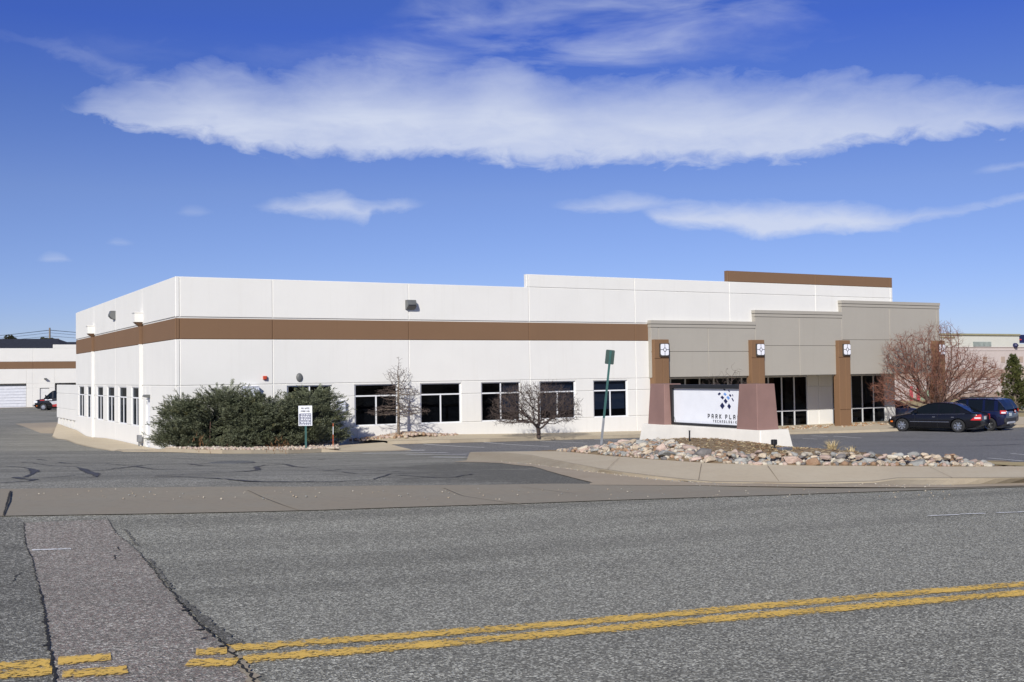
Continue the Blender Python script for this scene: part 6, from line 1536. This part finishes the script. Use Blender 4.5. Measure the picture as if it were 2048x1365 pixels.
# ------------------------------------------------------------------ sky, clouds, sun
w = bpy.data.worlds.new('World'); sc.world = w; w.use_nodes = True; nt = w.node_tree; nt.nodes.clear()
out = nt.nodes.new('ShaderNodeOutputWorld'); bg = nt.nodes.new('ShaderNodeBackground'); bg.inputs[1].default_value = SKYS = .11; nt.links.new(bg.outputs[0], out.inputs[0])
sky = nt.nodes.new('ShaderNodeTexSky'); sky.sky_type = 'NISHITA'; sky.sun_disc = False; sky.sun_elevation = math.radians(30); sky.sun_rotation = math.radians(225); sky.altitude = 1700; sky.air_density = 1.0; sky.dust_density = .25; sky.ozone_density = 2.5
tc = nt.nodes.new('ShaderNodeTexCoord'); sp = nt.nodes.new('ShaderNodeSeparateXYZ'); nt.links.new(tc.outputs['Generated'], sp.inputs[0])
az = math_(nt, 'ARCTAN2', sp.outputs[0], sp.outputs[1]); el = math_(nt, 'ARCSINE', sp.outputs[2])
def azel(x, y): d = ray(x, y); d = d/np.linalg.norm(d); return math.atan2(d[0], d[1]), math.asin(d[2])
cmb = nt.nodes.new('ShaderNodeCombineXYZ'); nt.links.new(az, cmb.inputs[0]); nt.links.new(math_(nt, 'MULTIPLY', el, 2.2), cmb.inputs[1])
vec = cmb.outputs[0]
n_big = noise(nt, vec, 9, 6, .6, .4); n_fine = noise(nt, vec, 34, 6, .62, .6); 
mp2 = nt.nodes.new('ShaderNodeMapping'); mp2.inputs[3].default_value = (6, 12, 1); mp2.inputs[2].default_value = (0, 0, -.35); nt.links.new(vec, mp2.inputs[0]); n_str = noise(nt, mp2.outputs[0], 1.15, 6, .56, .5)
EL0, EL1 = -.02, .40
def curve(pts):
    n = nt.nodes.new('ShaderNodeFloatCurve'); c = n.mapping.curves[0]; A0, A1 = azel(-150, 300)[0], azel(2200, 300)[0]
    q = sorted([((azel(x, y)[0]-A0)/(A1-A0), (azel(x, y)[1]-EL0)/(EL1-EL0)) for x, y in pts])
    while len(c.points) < len(q): c.points.new(.5, .5)
    for i, (a, b) in enumerate(q): c.points[i].location = (a, b); c.points[i].handle_type = 'AUTO_CLAMPED'
    n.mapping.update(); nt.links.new(math_(nt, 'DIVIDE', math_(nt, 'SUBTRACT', az, A0), A1-A0), n.inputs[1])
    return math_(nt, 'ADD', math_(nt, 'MULTIPLY', n.outputs[0], EL1-EL0), EL0)
def cloud(top, bot, softt, softb, amp, strength, xr, xf=60, pw=1.0):
    t = curve(top); b = curve(bot); na = math_(nt, 'MULTIPLY', math_(nt, 'SUBTRACT', n_big, .5), amp); nf = math_(nt, 'MULTIPLY', math_(nt, 'SUBTRACT', n_fine, .5), amp*.95)
    e = math_(nt, 'ADD', math_(nt, 'ADD', el, na), nf)
    up = math_(nt, 'DIVIDE', math_(nt, 'SUBTRACT', t, e), softt, clamp=True); dn = math_(nt, 'DIVIDE', math_(nt, 'SUBTRACT', e, b), softb, clamp=True)
    x0, x1 = azel(xr[0], 300)[0], azel(xr[1], 300)[0]; f = xf/FPX
    l = math_(nt, 'DIVIDE', math_(nt, 'SUBTRACT', az, x0), f, clamp=True); r = math_(nt, 'DIVIDE', math_(nt, 'SUBTRACT', x1, az), f, clamp=True)
    d = math_(nt, 'MULTIPLY', math_(nt, 'MULTIPLY', math_(nt, 'SMOOTH_MIN', up, dn, .25), l), r)
    return math_(nt, 'MULTIPLY', math_(nt, 'POWER', math_(nt, 'MAXIMUM', d, 0.0), pw), strength)
main = cloud([(-150,225),(120,210),(200,170),(330,140),(430,112),(560,138),(640,122),(720,112),(820,118),(900,140),(1000,112),(1150,150),(1300,138),(1500,140),(1700,142),(1850,150),(1960,155),(2048,172),(2200,200)],
  [(-150,215),(120,225),(200,240),(290,272),(400,288),(480,312),(560,318),(700,324),(850,322),(1000,330),(1200,342),(1330,340),(1450,335),(1600,330),(1700,300),(1800,288),(1950,272),(2048,262),(2200,250)], .050, .014, .030, 1.0, (118, 2300), 50, .8)
main = math_(nt, 'MULTIPLY', main, math_(nt, 'ADD', math_(nt, 'ADD', math_(nt, 'MULTIPLY', n_str, .75), math_(nt, 'MULTIPLY', n_fine, .35)), .36), clamp=True)
c2 = cloud([(1100,398),(1300,408),(1400,398),(1560,396),(1700,398),(1830,418),(1950,405),(2048,378),(2200,350)], [(1100,402),(1280,432),(1330,458),(1450,462),(1540,480),(1640,468),(1760,466),(1850,450),(2048,405),(2200,385)], .018, .010, .014, .95, (1270, 2300), 40)
c3 = cloud([(1090,405),(1150,400),(1260,382),(1360,396),(1450,400)], [(1090,415),(1150,428),(1250,430),(1330,415),(1450,404)], .018, .010, .012, .8, (1095, 1420), 40)
c4_c = cloud([(490,412),(560,395),(640,383),(680,380),(730,398),(800,396),(860,402)], [(490,415),(560,430),(640,438),(700,442),(730,450),(750,428),(800,428),(860,408)], .018, .012, .014, .95, (495, 860), 50)
c5 = cloud([(340,430),(385,408),(430,418)], [(340,430),(385,434),(430,430)], .012, .008, .006, .35, (345, 430), 25)
c6 = cloud([(60,520),(110,502),(150,520)], [(60,522),(110,527),(150,526)], .009, .005, .005, .45, (70, 150), 18)
c7 = cloud([(200,486),(235,474),(275,484)], [(200,488),(235,492),(275,490)], .008, .005, .005, .35, (208, 272), 18)
c8 = cloud([(1930,345),(1990,325),(2048,318),(2200,300)], [(1930,350),(1990,345),(2048,335),(2200,330)], .008, .006, .008, .5, (1935, 2300), 40)
# high thin wisps in the upper part
wm = cloud([(-150,0),(400,80),(700,60),(900,-60),(1300,-120),(1700,-100),(1850,0),(2200,60)], [(-150,140),(300,130),(600,150),(800,190),(1200,200),(1400,150),(1600,110),(1800,60),(1900,20),(2200,20)], .05, .045, .03, 1.0, (60, 1980), 260)
wis = math_(nt, 'MULTIPLY', wm, math_(nt, 'MULTIPLY', math_(nt, 'SUBTRACT', n_str, .40, clamp=True), 3.0, clamp=True))
wm2 = cloud([(-150,20),(20,50),(200,100),(420,200)], [(-150,60),(20,80),(200,160),(420,260)], .03, .03, .03, .65, (-100, 640), 160)
d = main
for c in (c2, c3, c4_c, c5, c6, c7, c8, math_(nt, 'MULTIPLY', wis, .55), math_(nt, 'MULTIPLY', wm2, n_str)): d = math_(nt, 'SUBTRACT', math_(nt, 'ADD', d, c), math_(nt, 'MULTIPLY', d, c))
EXS = 1.16   # exposure gain
tint = ramp(nt, math_(nt, 'DIVIDE', el, math.radians(40)), [(0.0, (.55, .57, .80)), (.095, (.56, .58, .86)), (.23, (.60, .60, .86)), (.33, (.47, .53, .90)), (.43, (.33, .44, 1.0)), (.75, (.55, .62, .85))])
class _o: pass
hs = _o(); hs.outputs = [mixc(nt, 1.0, sky.outputs[0], mixc(nt, 1.0, tint, (1/EXS, 1/EXS, 1/EXS), 'MULTIPLY'), 'MULTIPLY')]
cc = mixc(nt, n_big, (.60/SKYS/EXS, .66/SKYS/EXS, .84/SKYS/EXS), (.72/SKYS/EXS, .78/SKYS/EXS, .92/SKYS/EXS))
nt.links.new(mixc(nt, math_(nt, 'MULTIPLY', d, .93), hs.outputs[0], cc), bg.inputs[0])
sun = bpy.data.lights.new('sun', 'SUN'); sun.energy = 4.15; sun.angle = math.radians(.53); sun.color = (1.0, .955, .89)
so = bpy.data.objects.new('sun', sun); dirv = Vector((.97, 1.0, -.80)); so.rotation_euler = dirv.to_track_quat('-Z', 'Y').to_euler(); link(so)
cam = bpy.data.cameras.new('camera'); co = bpy.data.objects.new('camera', cam); cam.sensor_width = 36; cam.lens = FPX*36/2048; cam.clip_end = 20000; cam.clip_start = .1
mw = Matrix(((CR[0], CU[0], -_F[0], 0), (CR[1], CU[1], -_F[1], 0), (CR[2], CU[2], -_F[2], 0), (0, 0, 0, 1))); co.matrix_world = mw; link(co); sc.camera = co
sc.view_settings.view_transform = 'Standard'; sc.view_settings.look = 'None'; sc.view_settings.exposure = 0.18; sc.view_settings.gamma = 1.0
sc.render.engine = 'CYCLES'; sc.cycles.max_bounces = 6; sc.cycles.transparent_max_bounces = 12
sc.render.resolution_x = 1024; sc.render.resolution_y = 682
